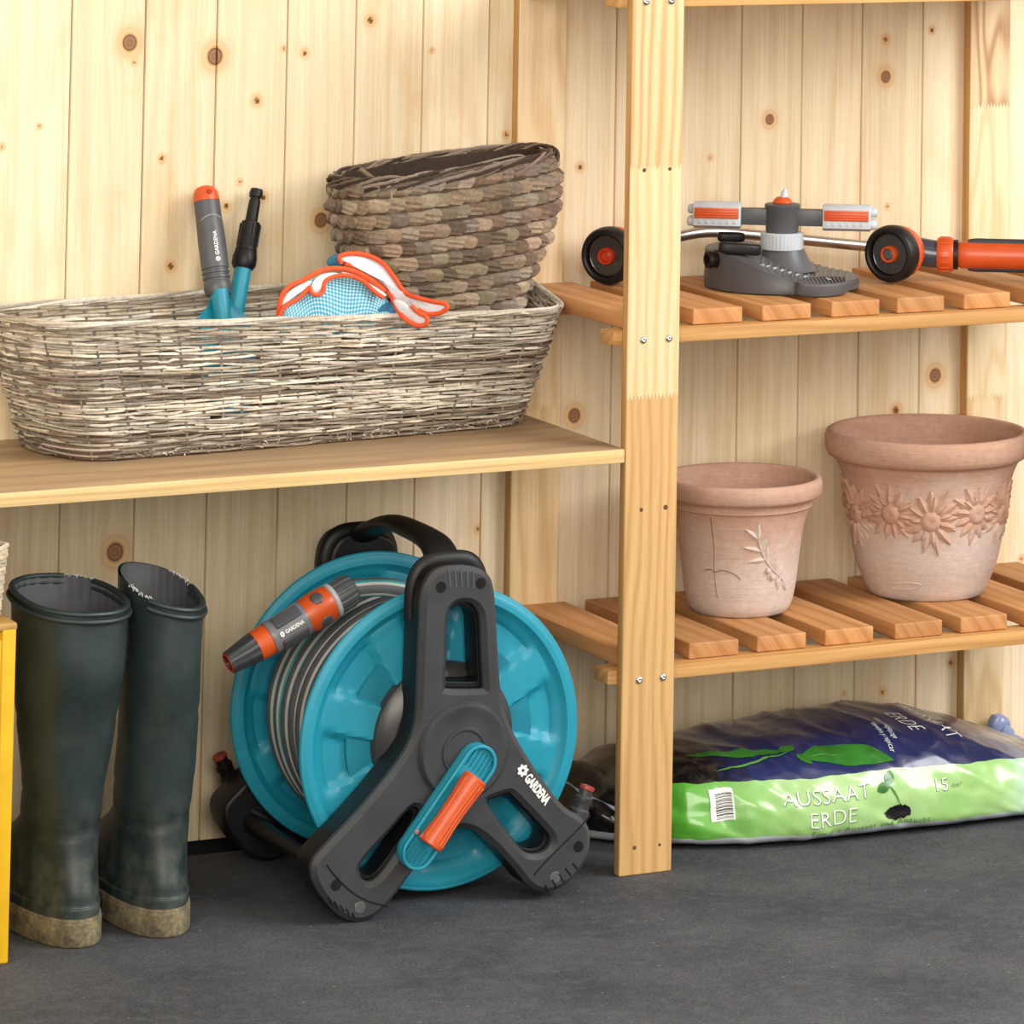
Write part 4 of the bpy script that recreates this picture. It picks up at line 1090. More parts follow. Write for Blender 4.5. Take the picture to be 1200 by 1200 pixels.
GS[0] = 0.0; O2 = np.array(at(460, 340, Y=-.098))
g2 = thing('garden_glove', 'gardening glove with white lining and orange hem draped over the basket edge', 'glove', tuple(O2), 0, 'pair of gardening gloves')
Yh = lambda x: -.121-.0006*max(0, x-440)
up_ = [(399, 299), (414, 297), (432, 300), (448, 309), (461, 325), (474, 343), (484, 350)]
lo_ = [(398, 304), (410, 310), (424, 317), (440, 328), (456, 343), (466, 358), (478, 372)]
mb = MB()
ring = up_+[(492, 354), (489, 362)]+lo_[::-1]
patch(mb, ring, [Yh(p[0]) for p in ring], O2, bulge=.0035)
mb.build('lining', M_lining, g2); mb = MB(); f2 = [(480, 351), (492, 350), (506, 355), (519, 357), (523, 360), (516, 366), (504, 368), (492, 364), (484, 358)]
patch(mb, f2, [Yh(p[0])-.002-.007*min(1, max(0, (p[0]-476)/12)) for p in f2], O2)
mb.build('lining', M_lining, g2); mb = MB(); f3 = [(462, 352), (474, 354), (484, 366), (498, 372), (500, 379), (490, 381), (478, 374), (468, 364)]
patch(mb, f3, [Yh(p[0])-.029 for p in f3], O2); mb.build('lining', M_lining, g2)
mb = MB()
piping(mb, [(400, 309), (398, 301), (410, 297), (430, 299), (448, 308), (462, 325), (475, 343), (490, 349), (506, 353), (521, 356), (524, 361), (515, 367), (501, 368), (490, 363)], [Yh(p)-.003-.007*min(1, max(0, (p-476)/12)) for p in (400, 398, 410, 430, 448, 462, 475, 490, 506, 521, 524, 515, 501, 490)], O2, .0022)
mb.build('hem', M_piping, g2); mb = MB(); piping(mb, [(404, 309), (416, 313), (430, 321), (446, 334), (458, 347), (464, 360), (474, 373), (488, 381), (499, 380), (500, 372), (490, 366), (482, 358)], [Yh(p)-.003-.029*min(1, max(0, (p-456)/14)) for p in (404, 416, 430, 446, 458, 464, 474, 488, 499, 500, 490, 482)], O2, .0022)
mb.build('hem', M_piping, g2)
mb = MB(); f4 = [(385, 311), (386, 303), (396, 298), (408, 297), (408, 309), (398, 314)]; patch(mb, f4, -.117, O2); mb.build('cuff', M_blue, g2)

# ------------------------------------------------------------------ sprinkler on the upper rack shelf
SPX, SPY = .2425, -.1265
sp = thing('lawn_sprinkler', 'dark grey rotary lawn sprinkler with orange striped nozzle arms on the upper slats', 'sprinkler', (SPX, SPY, Z2+.0004))
rr_ = .0770
def sstep(a, b, x): t = min(1, max(0, (x-a)/(b-a))); return t*t*(3-2*t)
def sp_h(x, y):
    """height of the sled: low ribbed tread in front and on the right, rising to the inlet at the left and back"""
    s = (-.80*x+.60*y)/rr_; r = math.hypot(x, y)/rr_
    return .0105+.0300*sstep(-.60, .78, s)*(1-.10*r**6)+.002*(1-r**4)
n, m_ = 96, 20; V = []; mi = []
for i in range(m_+1):
    r = rr_*(i/m_)
    for k in range(n):
        t = 2*PI*k/n; V.append((r*math.cos(t), r*math.sin(t), sp_h(r*math.cos(t), r*math.sin(t))))
for rr2, zf in ((1.0, .55), (1.012, .006), (1.005, .001), (.0, .001)):
    for k in range(n):
        t = 2*PI*k/n; x, y = rr_*math.cos(t), rr_*math.sin(t); z = sp_h(x, y)*zf if zf == .55 else zf
        V.append((x*rr2, y*rr2, z))
R = m_+5; fs = [[i*n+k, (i+1)*n+k, (i+1)*n+(k+1) % n, i*n+(k+1) % n] for i in range(R-1) for k in range(n)]
mb = MB(); mb.add(V, fs); mb.build('base', M_midgrey, sp, angle=35)
mb = MB()                                                   # tread ribs
for k in range(15):
    c_ = -.052+k*.0075; P = []
    for q in np.linspace(-.070, .070, 40):
        x, y = c_*.86+q*.5+.012, -c_*.5+q*.86-.004
        rr2 = math.hypot(x, y); s_ = (-.80*x+.60*y)/rr_
        if rr2 < rr_*.94 and s_ < .20 and (math.hypot(x-.002, y) > .036): P.append((x, y, sp_h(x, y)+.0004))
        elif len(P) > 3: mb.add(*tube(P, .0012, 6, flat=1.4, up=(0, 0, 1))); P = []
        else: P = []
    if len(P) > 3: mb.add(*tube(P, .0012, 6, flat=1.4, up=(0, 0, 1)))
mb.build('tread', plastic('tread_grey', (.12, .12, .125), .5), sp)
mb = MB()                                                   # crossed anti-slip pattern along the wedge edge
for k in range(11):
    x = -.046+k*.0078; y = -.046+.0018*k-.0004*k*k
    if math.hypot(x, y) < rr_*.95: mb.add(*box(-.0030, .0030, -.0008, .0008, -.0010, .0012, .0003), M=T(x, y, sp_h(x, y)+.0004) @ RZ(.5))
mb.build('stud', M_lgrey, sp)
mb = MB(); tx, ty = .0015, -.0840                           # foot tread tab in front
ol = [(.034*math.cos(t)*.86, .0135*math.sin(t)) for t in np.linspace(0, 2*PI, 40, endpoint=False)]
v, f = plate([ol], .0125, .0015); mb.add(v, f, M=T(tx, ty, .0088) @ RZ(.10) @ RX(.20)); mb.build('foot_pedal', M_midgrey, sp)
mb = MB()
for k in range(13):
    x = -.024+k*.0040; h = .0115*math.sqrt(max(.05, 1-(x/.029)**2)); mb.add(*tube([(tx+x-.0025, ty-h*.8, .0150-.0018-.2*h*.8+.0016), (tx+x+.0025, ty+h*.8, .0150+.2*h*.8)], .0010, 5))
v, f = text('Z', .0060, .0003); mb2 = MB(); mb2.add(v, f, M=T(tx+.006, ty-.001, .0163) @ RZ(.10) @ RX(.20)); mb2.build('lettering', M_lgrey, sp)
mb.build('pedal_grip', M_black, sp)
# inlet, valve knobs
mb = MB(); Mi = T(-.064, -.004, .030) @ RY(-PI/2)
mb.add(*lathe([(0, -.012), (.0125, -.012), (.0135, -.006), (.0125, .004), (.0080, .005), (.0080, .008), (.0092, .009), (.0092, .0125), (.0075, .013), (.0075, .017), (.0088, .018), (.0080, .0215), (.0050, .0215), (.0045, .004), (0, .004)], 28), M=Mi)
mb.build('hose_inlet', M_black, sp)
mb = MB(); v, f = plate([chaikin([(-.022, -.006), (.010, -.0075), (.022, -.003), (.022, .004), (.008, .0075), (-.020, .006)], 2)], .0110, .003); mb.add(v, f, M=T(-.060, -.024, .0420) @ RZ(-.25) @ RY(.10))
mb.build('valve_lever', M_black, sp); mb = MB(); v, f = plate([chaikin([(-.015, -.006), (.012, -.0065), (.015, 0), (.010, .0065), (-.013, .006)], 2)], .0095, .003); mb.add(v, f, M=T(-.040, .034, .0465) @ RZ(-.2) @ RY(.05)); mb.build('valve_lever', M_black, sp)
mb = MB(); mb.add(*lathe([(0, .020), (.0335, .016), (.0300, .020), (.0240, .029), (.0205, .0370), (0, .0370)], 44), M=T(.002, 0, 0)); mb.build('hub_cone', M_midgrey, sp)
mb = MB(); P = [(.0205, .0365), (.0212, .0372), (.0212, .0525), (.0205, .0532)]
v, f = lathe([(0, .0365)]+P+[(0, .0532)], 72); v = [(x*(1+.018*(k % 2)), y*(1+.018*(k % 2)), z) for k, (x, y, z) in enumerate(v)]; mb.add(v, f); mb.build('collar', M_pale, sp, angle=25)
mb = MB(); mb.add(*lathe([(0, .0532), (.0160, .0532), (.0165, .055), (.0168, .0765), (.0180, .0785), (.0180, .0805), (.0165, .0815), (0, .0815)], 44))
for s in (-1, 1): mb.add(*box(.010 if s > 0 else -.042, .042 if s > 0 else -.010, -.0055, .0055, .0600, .0765, .0012), M=RZ(-.571))
mb.build('rotor', M_midgrey, sp)
mb = MB(); mb.add(*lathe([(0, .0813), (.0090, .0813), (.0100, .0828), (.0085, .0858), (.0055, .0880), (0, .0885)], 26)); mb.build('cap', M_or, sp)
mb = MB(); mb.add(*lathe([(0, 0), (.0042, 0), (.0036, .005), (.0014, .0095), (0, .010)], 16), M=T(.001, -.001, .0868) @ RY(.12)); mb.build('nozzle_tip', M_pale, sp)
for s in (-1, 1):
    q = bpy.data.objects.new('nozzle_arm', None); COL.objects.link(q); q.parent = sp; q.empty_display_size = .01
    q.location = (s*.0630*math.cos(.571)*1.0, -s*.0630*math.sin(.571), .0682); q.rotation_euler = (0, 0, -.571+(PI if s < 0 else 0))
    mb = MB(); hexa = [(.0120, .0060), (.0090, .0115), (-.0100, .0115), (-.0135, .0060), (-.0135, -.0060), (-.0100, -.0115), (.0090, -.0115), (.0120, -.0060)]
    v, f = plate([hexa], .048, .0012); mb.add(v, f, M=T(.002, 0, 0) @ RY(PI/2)); mb.build('shell', M_pale, q)
    mb = MB()
    for t_ in (1, -1):
        mb.add(*box(-.0225, .0215, -.0115, -.0075, -.0035, .0035, .0008), M=T(.002, 0, .0) @ RX(t_*0) @ RZ(0) @ T(0, 0, 0)) if False else None
    for sgn in (-1, 1):
        A = T(.002, sgn*.0115, .0034)
        mb.add(*box(-.0222, .0222, -.0010, .0010, -.0052, .0052, .0006), M=A)
        for k in range(4): mb.add(*box(-.0215, .0215, -.0015, .0015, -.0042+k*.0024, -.0030+k*.0024, .0003), M=A)
    mb.build('orange_insert', M_or, q)
    mb = MB()
    for k in range(6):
        for sgn in (-1, 1): mb.add(*lathe([(0, .0012), (.0013, .0010), (.0015, 0), (0, 0)], 10), M=T(-.017+k*.0070, sgn*.0114, -.0055) @ RX(sgn*-PI/2))
    for j in range(3): mb.add(*box(-.020+.010*j, -.013+.010*j, -.006, .006, .0112, .0128, .0006))
    mb.build('spray_hole', M_pale, q)
    mb = MB()
    for (y, z) in ((-.0055, -.0055), (.0055, -.0055), (0, .0062)): mb.add(*lathe([(0, 0), (.0046, 0), (.0048, .004), (.0035, .0062), (0, .0068)], 16), M=T(.0258, y, z) @ RY(PI/2))
    mb.build('end_nozzle', M_pale, q)['label'] = 'pale end nozzles'

# ------------------------------------------------------------------ watering lances
def lance_head(root, c, nrm, red=False):
    A = T(*c) @ align(nrm)
    mb = MB(); mb.add(*lathe([(.0205, -.0002), (.0215, .0030), (.0235, .0040), (.0265, .0030), (.0282, -.0005), (.0286, -.0060), (.0280, -.0125), (.0262, -.0150), (.0200, -.0150), (.0195, -.0060)], 56), M=A); mb.build('bumper_ring', M_black, root)
    mb = MB(); mb.add(*lathe([(0, -.0030), (.0206, -.0030), (.0206, -.0052), (0, -.0052)], 48), M=A)
    for rad, nn in ((.0105, 12), (.0145, 18), (.0185, 24)):
        for k in range(nn):
            t = 2*PI*k/nn; mb.add(*lathe([(0, .0006), (.0006, .0004), (.0008, 0)], 6), M=A @ T(rad*math.cos(t), rad*math.sin(t), -.0030))
    mb.add(*tube([(.0195*math.cos(t), .0195*math.sin(t), -.0024) for t in np.linspace(0, 2*PI, 48, endpoint=False)], .0009, 6, True), M=A)
    mb.build('rose', plastic('rose_face', (.045, .043, .040), .25, coat=.4), root)
    mb = MB(); mb.add(*lathe([(.0058, -.0029), (.0086, -.0029), (.0084, .0025), (.0076, .0040), (.0062, .0040), (.0058, .0026), (.0058, -.0029)], 32), M=A); mb.build('centre_ring', M_orr if red else M_or, root)
    mb = MB(); mb.add(*lathe([(0, .0030), (.0040, .0030), (.0057, .0020), (.0057, -.0029), (0, -.0029)], 24), M=A); mb.build('centre_button', M_orr if red else M_midgrey, root)
    mb = MB(); mb.add(*lathe([(0, -.0155), (.0262, -.0155), (.0268, -.0175), (.0262, -.0240), (.0235, -.0310), (.0190, -.0340), (0, -.0345)], 48), M=A)
    mb.build('shell', M_or, root)
nrm = Vector((-.848, -.530, -.02)).normalized()
hc = np.array(at(1042, 298, Y=-.152)); hc[2] = max(hc[2], Z2+.0292)
gun = thing('watering_lance', 'orange handled watering lance lying in front on the upper slats, cut by the picture edge', 'watering lance', (hc[0], hc[1], Z2), 0, 'watering lances on the upper slats'); O = np.array((hc[0], hc[1], Z2))
lance_head(gun, tuple(hc-O), nrm)
hd = Vector((.85, -.53, 0)).normalized(); nb = np.array(hc-O)+np.array(-nrm)*.030
neck = np.array(at(1103, 298, Y=-.150))-O
mb = MB(); N = catmull([nb, nb+np.array(-nrm)*.008, neck+np.array((-.006, .004, 0)), neck], 7)
mb.add(*tube(N, np.linspace(.0155, .0135, len(N)), 24)); mb.build('neck', plastic('dark_blue_grey_plastic', (.045, .05, .075), .25, coat=.4), gun)
A = T(*neck) @ align(hd)
mb = MB(); pr_ = [(0, -.004), (.0160, -.004), (.0172, -.002), (.0172, .010), (.0160, .0125), (0, .0125)]; mb.add(*lathe(pr_, 40), M=A)
for k in range(16): mb.add(*box(-.0012, .0012, .0165, .0180, -.001, .009, .0004), M=A @ RZ(2*PI*k/16))
mb.build('flow_collar', M_or, gun)
mb = MB(); mb.add(*lathe([(0, .0127), (.0150, .0127), (.0150, .0170), (0, .0170)], 32), M=A); mb.build('gasket', M_black, gun)
mb = MB(); mb.add(*lathe([(0, .0172), (.0120, .0172), (.0135, .020), (.0140, .030), (.0140, .165), (.012, .172), (0, .172)], 40, sx=.92), M=A); mb.build('grip', M_or, gun)
mb = MB()
for s in (1, -1):
    mb.add(*tube(catmull([(0, s*.0085, .024), (0, s*.0125, .032), (0, s*.0128, .06), (0, s*.0128, .165)], 8), [.002]*6+[.0040]*19, 14, flat=1.35, up=(0, s, 0)), M=A @ RZ(0) if False else A @ Matrix(((1, 0, 0, 0), (0, 1, 0, 0), (0, 0, 1, 0), (0, 0, 0, 1))))
mb.build('soft_grip', plastic('dark_soft_grip', (.035, .04, .055), .6), gun)

h2 = np.array(at(710.5, 301, Y=-.0585)); h2[2] = max(h2[2], Z2+.0292)
lan = thing('watering_lance', 'long watering lance with metal tube passing behind the post and sprinkler', 'watering lance', (h2[0], h2[1], Z2), 0, 'watering lances on the upper slats'); O = np.array((h2[0], h2[1], Z2))
n2 = Vector((-.80, -.60, -.04)).normalized()
lance_head(lan, (0, 0, h2[2]-Z2), n2, True)
e0 = np.array((0, 0, h2[2]-Z2))+np.array(-n2)*.032
pts = [e0, e0+np.array((.018, .004, .003)), np.array(at(797, 277, Y=-.036))-O, np.array(at(830, 272, Y=-.034))-O, np.array(at(868, 274, Y=-.033))-O, np.array(at(920, 279, Y=-.032))-O, np.array(at(1010, 288, Y=-.030))-O, np.array(at(1100, 296.5, Y=-.028))-O, np.array(at(1180, 304, Y=-.026))-O]
Pm = catmull(pts, 10); Pm[:, 2] = np.maximum(Pm[:, 2], .0062+.008*np.clip(.12-np.arange(len(Pm))/len(Pm), 0, 1)/.12)
mb = MB(); mb.add(*tube(Pm[:14], np.linspace(.0135, .0105, 14), 24)); mb.build('neck', M_or, lan)
mb = MB(); mb.add(*tube(Pm[12:], .0055, 20)); mb.build('tube', M_chrome, lan)
# ------------------------------------------------------------------ hose reel
RX0, RZ0 = -.1830, .1460
FY, RYY = -.3050, -.0680                                    # mid planes of the front and rear frame
reel = thing('hose_reel', 'turquoise and black hose reel with orange crank standing on the ground', 'hose reel', (RX0, -.19, 0)); RO = np.array((RX0, -.19, 0.))
def z24(L, Y): return [at(220+u/2.4, 590+v/2.4, Y=Y)[[0, 2]]-np.array((RX0, 0)) for u, v in L]
OUT = [(690, 178), (725, 162), (770, 158), (815, 163), (850, 180), (866, 215), (872, 300), (882, 480), (890, 560), (925, 640), (985, 740), (1060, 840), (1112, 866), (1140, 905), (1132, 980), (1090, 1043), (1030, 1082), (970, 1072), (930, 1020), (870, 950), (815, 905), (775, 893), (735, 905), (700, 940), (640, 1015), (575, 1105), (530, 1150), (480, 1166), (430, 1148), (380, 1092), (352, 1040), (352, 995), (385, 955), (470, 868), (560, 763), (628, 668), (650, 590), (652, 500), (658, 350), (662, 230)]
SL1 = [(736, 300), (748, 272), (770, 262), (795, 262), (817, 275), (829, 305), (832, 400), (837, 500), (837, 508), (729, 508), (729, 500), (733, 400)]
SL2 = [(488, 1002), (520, 962), (575, 905), (630, 838), (652, 838), (662, 855), (640, 900), (590, 970), (548, 1030), (520, 1052), (497, 1045), (487, 1022)]
SL3 = [(842, 822), (858, 812), (905, 797), (915, 800), (965, 852), (1020, 910), (1030, 932), (1020, 958), (995, 972), (962, 972), (935, 952), (885, 885)]
FRONT_Y = -.326
loops = [chaikin(z24(L, FRONT_Y), 2) for L in (OUT, SL1, SL2, SL3)]
zmin = min(p[1] for p in loops[0]); loops = [[p-np.array((0, zmin-.0006)) for p in L] for L in loops]; DZ = zmin-.0006
def wallplate(loops, dep, bev): return plate(loops, dep, bev, 3)
V1, F1 = plate(loops, .014, .0046, 0)
mb = MB(); mb.add(V1, F1, M=T(0, FY+.19-.014, 0) @ RX(PI/2)); mb.build('frame_cover', M_anth, reel, angle=25)
Vb, Fb = wallplate(loops, .032, .002); mb = MB(); mb.add(Vb, Fb, M=T(0, FY+.19+.005, 0) @ RX(PI/2)); mb.build('frame', M_black, reel, angle=25)
V1, F1 = wallplate(loops, .042, .0042)
# inner steps of the slots
for L in loops[1:]:
    c = sum(L)/len(L); inn = [c+(p-c)*.88 for p in L]; v, f = plate([[c+(p-c)*.995 for p in L], inn], .028, .0006); mb = MB(); mb.add(v, f, M=T(0, FY+.194, 0) @ RX(PI/2)); mb.build('slot_liner', M_black, reel)
sc = .972; mb = MB(); mb.add([(x+.004, y*1.0, z*sc) for x, y, z in (np.array(V1) @ np.array(((1, 0, 0), (0, 0, 1), (0, -1, 0)), float)+np.array((0, RYY+.19, 0))).tolist()], F1) 
rf = mb.build('frame', M_black, reel, angle=25)
# feet caps, grip ridges, screws
def pt(px, py, Y=FRONT_Y): p = at(px, py, Y=Y); return np.array((p[0]-RX0, p[1]+.19, p[2]-DZ))
mb = MB()
def ridge(px, py, qx, qy, r=.0011):
    a, b = pt(px, py), pt(qx, qy); mb.add(*tube([a+(b-a)*t+np.array((0, .0003, 0)) for t in np.linspace(0, 1, 6)], r, 8))
for k in range(5): ridge(526+k*7.2, 661+.2*k, 528+k*6.8, 681+.2*k)
mb.build('grip_ridge', M_midgrey, reel); mb = MB()
for k in range(5): ridge(643+k*8-4, 1030-k*6.5, 650+k*8-5, 1041-k*7.5)
mb.build('grip_ridge', M_black, reel); mb = MB()
for k in range(5): ridge(385+k*7, 1044+k*4.6, 391+k*6.2, 1054+k*3.4)
mb.build('grip_ridge', M_black, reel)

for L in ([(383, 1006), (392, 1018), (410, 1036), (430, 1048), (455, 1055)], [(692, 948), (680, 962), (660, 982), (640, 1002), (626, 1018)]):
    P = catmull([pt(*q)+np.array((0, -.0002, 0)) for q in L], 8); mb = MB(); mb.add(*tube(P, .0007, 6)); mb.build('cap_joint', M_black, reel)
for (px, py) in ((517, 681), (563.5, 676.5), (394, 1030), (422, 1056), (678, 985), (651, 1021)):
    p = pt(px, py); mb = MB(); mb.add(*lathe([(.0024, .0003), (.0050, .0003), (.0052, 0), (.0024, .0002)], 22), M=T(*p) @ RX(PI/2)); mb.add(*lathe([(0, .0004), (.0022, .0004), (.0024, 0)], 16), M=T(*p) @ RX(PI/2))
    mb.build('screw', M_steel if (px, py) in ((422, 1056), (651, 1021)) else M_black, reel)
# hub boss with rings
ax_ = pt(543, 873); hx, hz = ax_[0], ax_[2]
AH = T(hx, FRONT_Y+.19, hz) @ RX(PI/2)
mb = MB(); mb.add(*lathe([(0, .004), (.018, .004), (.0195, .0055), (.0215, .0055), (.0225, .0035), (.0335, .0035), (.0375, .0050), (.0412, .0050), (.0440, .0015), (.0455, -.003), (.0455, -.020), (0, -.020)], 72), M=AH); mb.build('hub', M_anth, reel, angle=30)
mb = MB(); dz = RZ0; AF = T(.0015, -.275+.19, dz) @ RX(PI/2)
mb.add(*lathe([(0, .016), (.052, .016), (.062, .0130), (.068, .008), (.0700, .002), (.0700, -.004), (0, -.004)], 72), M=AF)
mb.build('bearing_disc', plastic('dark_bearing', (.035, .035, .037), .3), reel, angle=30)
# crank
mb = MB(); a, b = pt(556, 884, FRONT_Y-.006), pt(484, 988, FRONT_Y-.006); d = b-a; L = np.linalg.norm(d); u = d/L
Mc = Matrix.Identity(4); zax = Vector((0, -1, 0)); xa = Vector(u); ya = zax.cross(xa)
for i in range(3): Mc[i][0] = xa[i]; Mc[i][1] = ya[i]; Mc[i][2] = zax[i]; Mc[i][3] = a[i]
Mc[1][3] = FRONT_Y+.19-.0045
hw = .0165
def stadium(L, r0, r1, n=16):
    return [(L+r1*math.cos(t), r1*math.sin(t)) for t in np.linspace(-PI/2, PI/2, n)]+[(r0*math.cos(t), r0*math.sin(t)) for t in np.linspace(PI/2, 3*PI/2, n)]
v, f = plate([stadium(L, hw, hw*.95)], .010, .0018); mb.add(v, f, M=Mc @ T(0, 0, .005))
v, f = plate([stadium(L, hw, hw*.95), stadium(L, hw*.82, hw*.78)], .006, .0008); mb.add(v, f, M=Mc @ T(0, 0, .0125))
for k in range(5):
    y = -.009+k*.0045; mb.add(*box(-.010, .007, y-.0006, y+.0006, .0095, .0125, .0003), M=Mc)
    mb.add(*box(L-.006, L+.010, y-.0006, y+.0006, .0095, .0125, .0003), M=Mc)
mb.build('crank_arm', M_teal, reel)
mb = MB(); g0, g1_ = .0125, L-.010
mb.add(*lathe([(0, g0), (.0105, g0), (.0118, g0+.0012), (.0118, g0+.010), (.0105, (g0+g1_)/2-.01), (.0100, (g0+g1_)/2+.012), (.0112, g1_-.010), (.0116, g1_-.0012), (.0106, g1_), (0, g1_)], 36), M=Mc @ T(0, 0, .0235) @ RY(PI/2))
for k in range(7):
    t = PI*.5*(k-3)/4.2
    mb.add(*tube(catmull([(g0+.004, .0119*math.sin(t), .0235+.0119*math.cos(t)), ((g0+g1_)/2, .0102*math.sin(t), .0235+.0102*math.cos(t)), (g1_-.004, .0115*math.sin(t), .0235+.0115*math.cos(t))], 8), .0006, 5), M=Mc)
mb.build('crank_grip', M_or, reel)
mb = MB(); mb.add(*lathe([(0, .0014), (.0024, .0012), (.0030, 0)], 14), M=Mc @ T(L-.013, -.0137, .0155)); mb.build('screw', M_steel, reel)
# flanges of the drum
def flange(Y, face, name='flange'):
    """spoked disc; face = -1 looks to the viewer"""
    rin, rout, n, m_ = .020, .1370, 192, 34; V = []
    def zf(r, t):
        k = 8; s = ((t*k/(2*PI)) % 1)-.5
        rim = .0060*sstep(.1215, .1255, r)-.0025*sstep(.1325, .137, r)
        web = -.0010*sstep(.1215, .112, r)
        wid = .17+.16*(1-(r-.06)/.06) if r > .06 else .33
        spoke = min(1, max(0, (wid+.06-abs(s))/.09))
        ramp = .0062*(1-(r-.060)/.075) if r > .060 else .0062
        return rim+web+(spoke*max(0.0012, ramp)-.004*(1-spoke)*sstep(.118, .112, r))*sstep(.1215, .116, r)
    for lay in (0, 1):
        for i in range(m_+1):
            r = rin+(rout-rin)*i/m_
            for k in range(n):
                t = 2*PI*(k+.5)/n; z = zf(r, t)
                V.append((r*math.cos(t), r*math.sin(t), (z if lay == 0 else z*.7-.0035)))
    st = (m_+1)*n; fs = []
    for lay in (0, 1):
        for i in range(m_):
            for k in range(n):
                k2 = (k+1) % n; f = [lay*st+i*n+k, lay*st+(i+1)*n+k, lay*st+(i+1)*n+k2, lay*st+i*n+k2]; fs.append(f if lay == 0 else f[::-1])
    for k in range(n):
        k2 = (k+1) % n; fs.append([m_*n+k, st+m_*n+k, st+m_*n+k2, m_*n+k2]); fs.append([k2, st+k2, st+k, k])
    mb = MB(); mb.add(V, fs, M=T(0, Y+.19, RZ0) @ (RX(PI/2) if face < 0 else RX(PI/2)) @ RZ(.12))
    mb.add(*tube([(.1355*math.cos(t), .1355*math.sin(t), .0020) for t in np.linspace(0, 2*PI, 120, endpoint=False)], .0028, 10, True), M=T(0, Y+.19, RZ0) @ RX(PI/2))
    return mb.build(name, M_teal, reel, angle=28)
flange(-.275, -1); flange(-.0985, -1)
mb = MB(); mb.add(*lathe([(0, -.172), (.0920, -.172), (.0920, -.0), (0, 0)], 64), M=T(0, -.275+.19, RZ0) @ RX(PI/2)); mb.build('drum', M_teald, reel)
# carrying handle: arch from the rear frame top to the front frame top
mb = MB()
tf = np.array(loops[0]); topx = (tf[:, 0][tf[:, 1] > .27].min()+tf[:, 0][tf[:, 1] > .27].max())/2; topz = tf[:, 1].max()
P = catmull([(topx+.004, RYY+.19-.004, topz*sc-.010), (topx+.004, RYY+.19-.030, topz*sc+.003), (topx+.004, -.150+.19, topz+.0100), (topx+.003, -.205+.19, topz+.0125), (topx+.002, -.262+.19, topz+.009), (topx, FY+.19+.012, topz-.008)], 10)
mb.add(*tube(P, np.concatenate([np.linspace(.0085, .0075, len(P)//2), np.linspace(.0075, .0085, len(P)-len(P)//2)]), 18, flat=2.0, up=(0, .3, 1)))
mb.build('carry_handle', M_black, reel)
for (Yc, k, oy) in ((FY, 1.0, .010), (RYY, sc, -.012)):
    x0, x1 = topx-.0315, topx+.0315; mb = MB()
    mb.add(*tube(catmull([(x0-.001, Yc+.19+oy, topz*k-.050), (x0, Yc+.19+oy, topz*k-.020), (x0+.010, Yc+.19+oy, topz*k-.0035), (topx, Yc+.19+oy, topz*k-.0005), (x1-.010, Yc+.19+oy, topz*k-.0035), (x1, Yc+.19+oy, topz*k-.020), (x1+.001, Yc+.19+oy, topz*k-.050)], 6), .0062, 12, flat=1.5, up=(0, 1, 0)))
    mb.build('handle_bracket', M_black, reel)
# ribs inside the rear frame, tie bars, plugs with red rings
for k in range(3):
    a = pt(392+k*9, 1030-k*19, FRONT_Y); b = pt(432+k*9, 1052-k*19, FRONT_Y); mb = MB()
    off = np.array((.004, RYY+.19-.0185-a[1], 0)); mb.add(*tube(catmull([a*np.array((1, 1, sc))+off, (a+b)/2*np.array((1, 1, sc))+off+np.array((0, -.004, 0)), b*np.array((1, 1, sc))+off], 5), .0042, 8)); mb.build('moulded_rib', M_black, reel)
for (px, py) in ((400, 1030), (668, 1008)):
    p = at(px, py, Y=FRONT_Y); x = p[0]-RX0; z = p[2]; mb = MB()
    mb.add(*tube([(x, FY+.19+.018, z), (x+.003, RYY+.19-.018, z*sc)], .0075, 16)); mb.build('tie_bar', M_black, reel)
def plug(p, d, col):
    q = bpy.data.objects.new('hose_connector', None); COL.objects.link(q); q.parent = reel; q.empty_display_size = .01
    q.matrix_local = T(*p) @ align(d) @ S3(.85, .85, .85)
    mb = MB(); mb.add(*lathe([(0, -.016), (.0105, -.016), (.0110, -.004), (.0090, -.002), (.0090, .004), (.0098, .006), (.0098, .010), (.0075, .012), (.0075, .018), (0, .018)], 28)); mb.build('body', col, q)
    mb = MB(); mb.add(*lathe([(.0050, .0185), (.0082, .0185), (.0086, .0200), (.0082, .0225), (.0055, .0232), (.0050, .0225)], 28)); mb.build('red_ring', plastic('red_seal', (.30, .045, .03), .4), q)
p = at(681, 945, Y=-.290)-RO; plug(p, Vector((.35, 0, 1)).normalized(), M_anth)
p = at(266, 905, Y=-.040)-RO; plug(p, Vector((-.45, .0, .9)).normalized(), M_black)
# logo on the leg
c0 = pt(624, 911); c1 = pt(640, 931); d = (c1-c0); ang = math.atan2(d[2], d[0])
v, f = text('GARDENA', .0118, .0003, offset=.0005, align_x='CENTER')
mb = MB(); AL = T(c0[0]+.0025, FRONT_Y+.19-.0004, c0[2]-.003) @ RX(PI/2) @ RZ(ang)
mb.add(v, f, M=AL @ T(.0035, 0, 0) @ S3(.60, 1.0, 1)); v, f = rosette(.0050, .0003); mb.add(v, f, M=AL @ T(-.0200, .0006, 0)); mb.build('logo', M_white, reel)

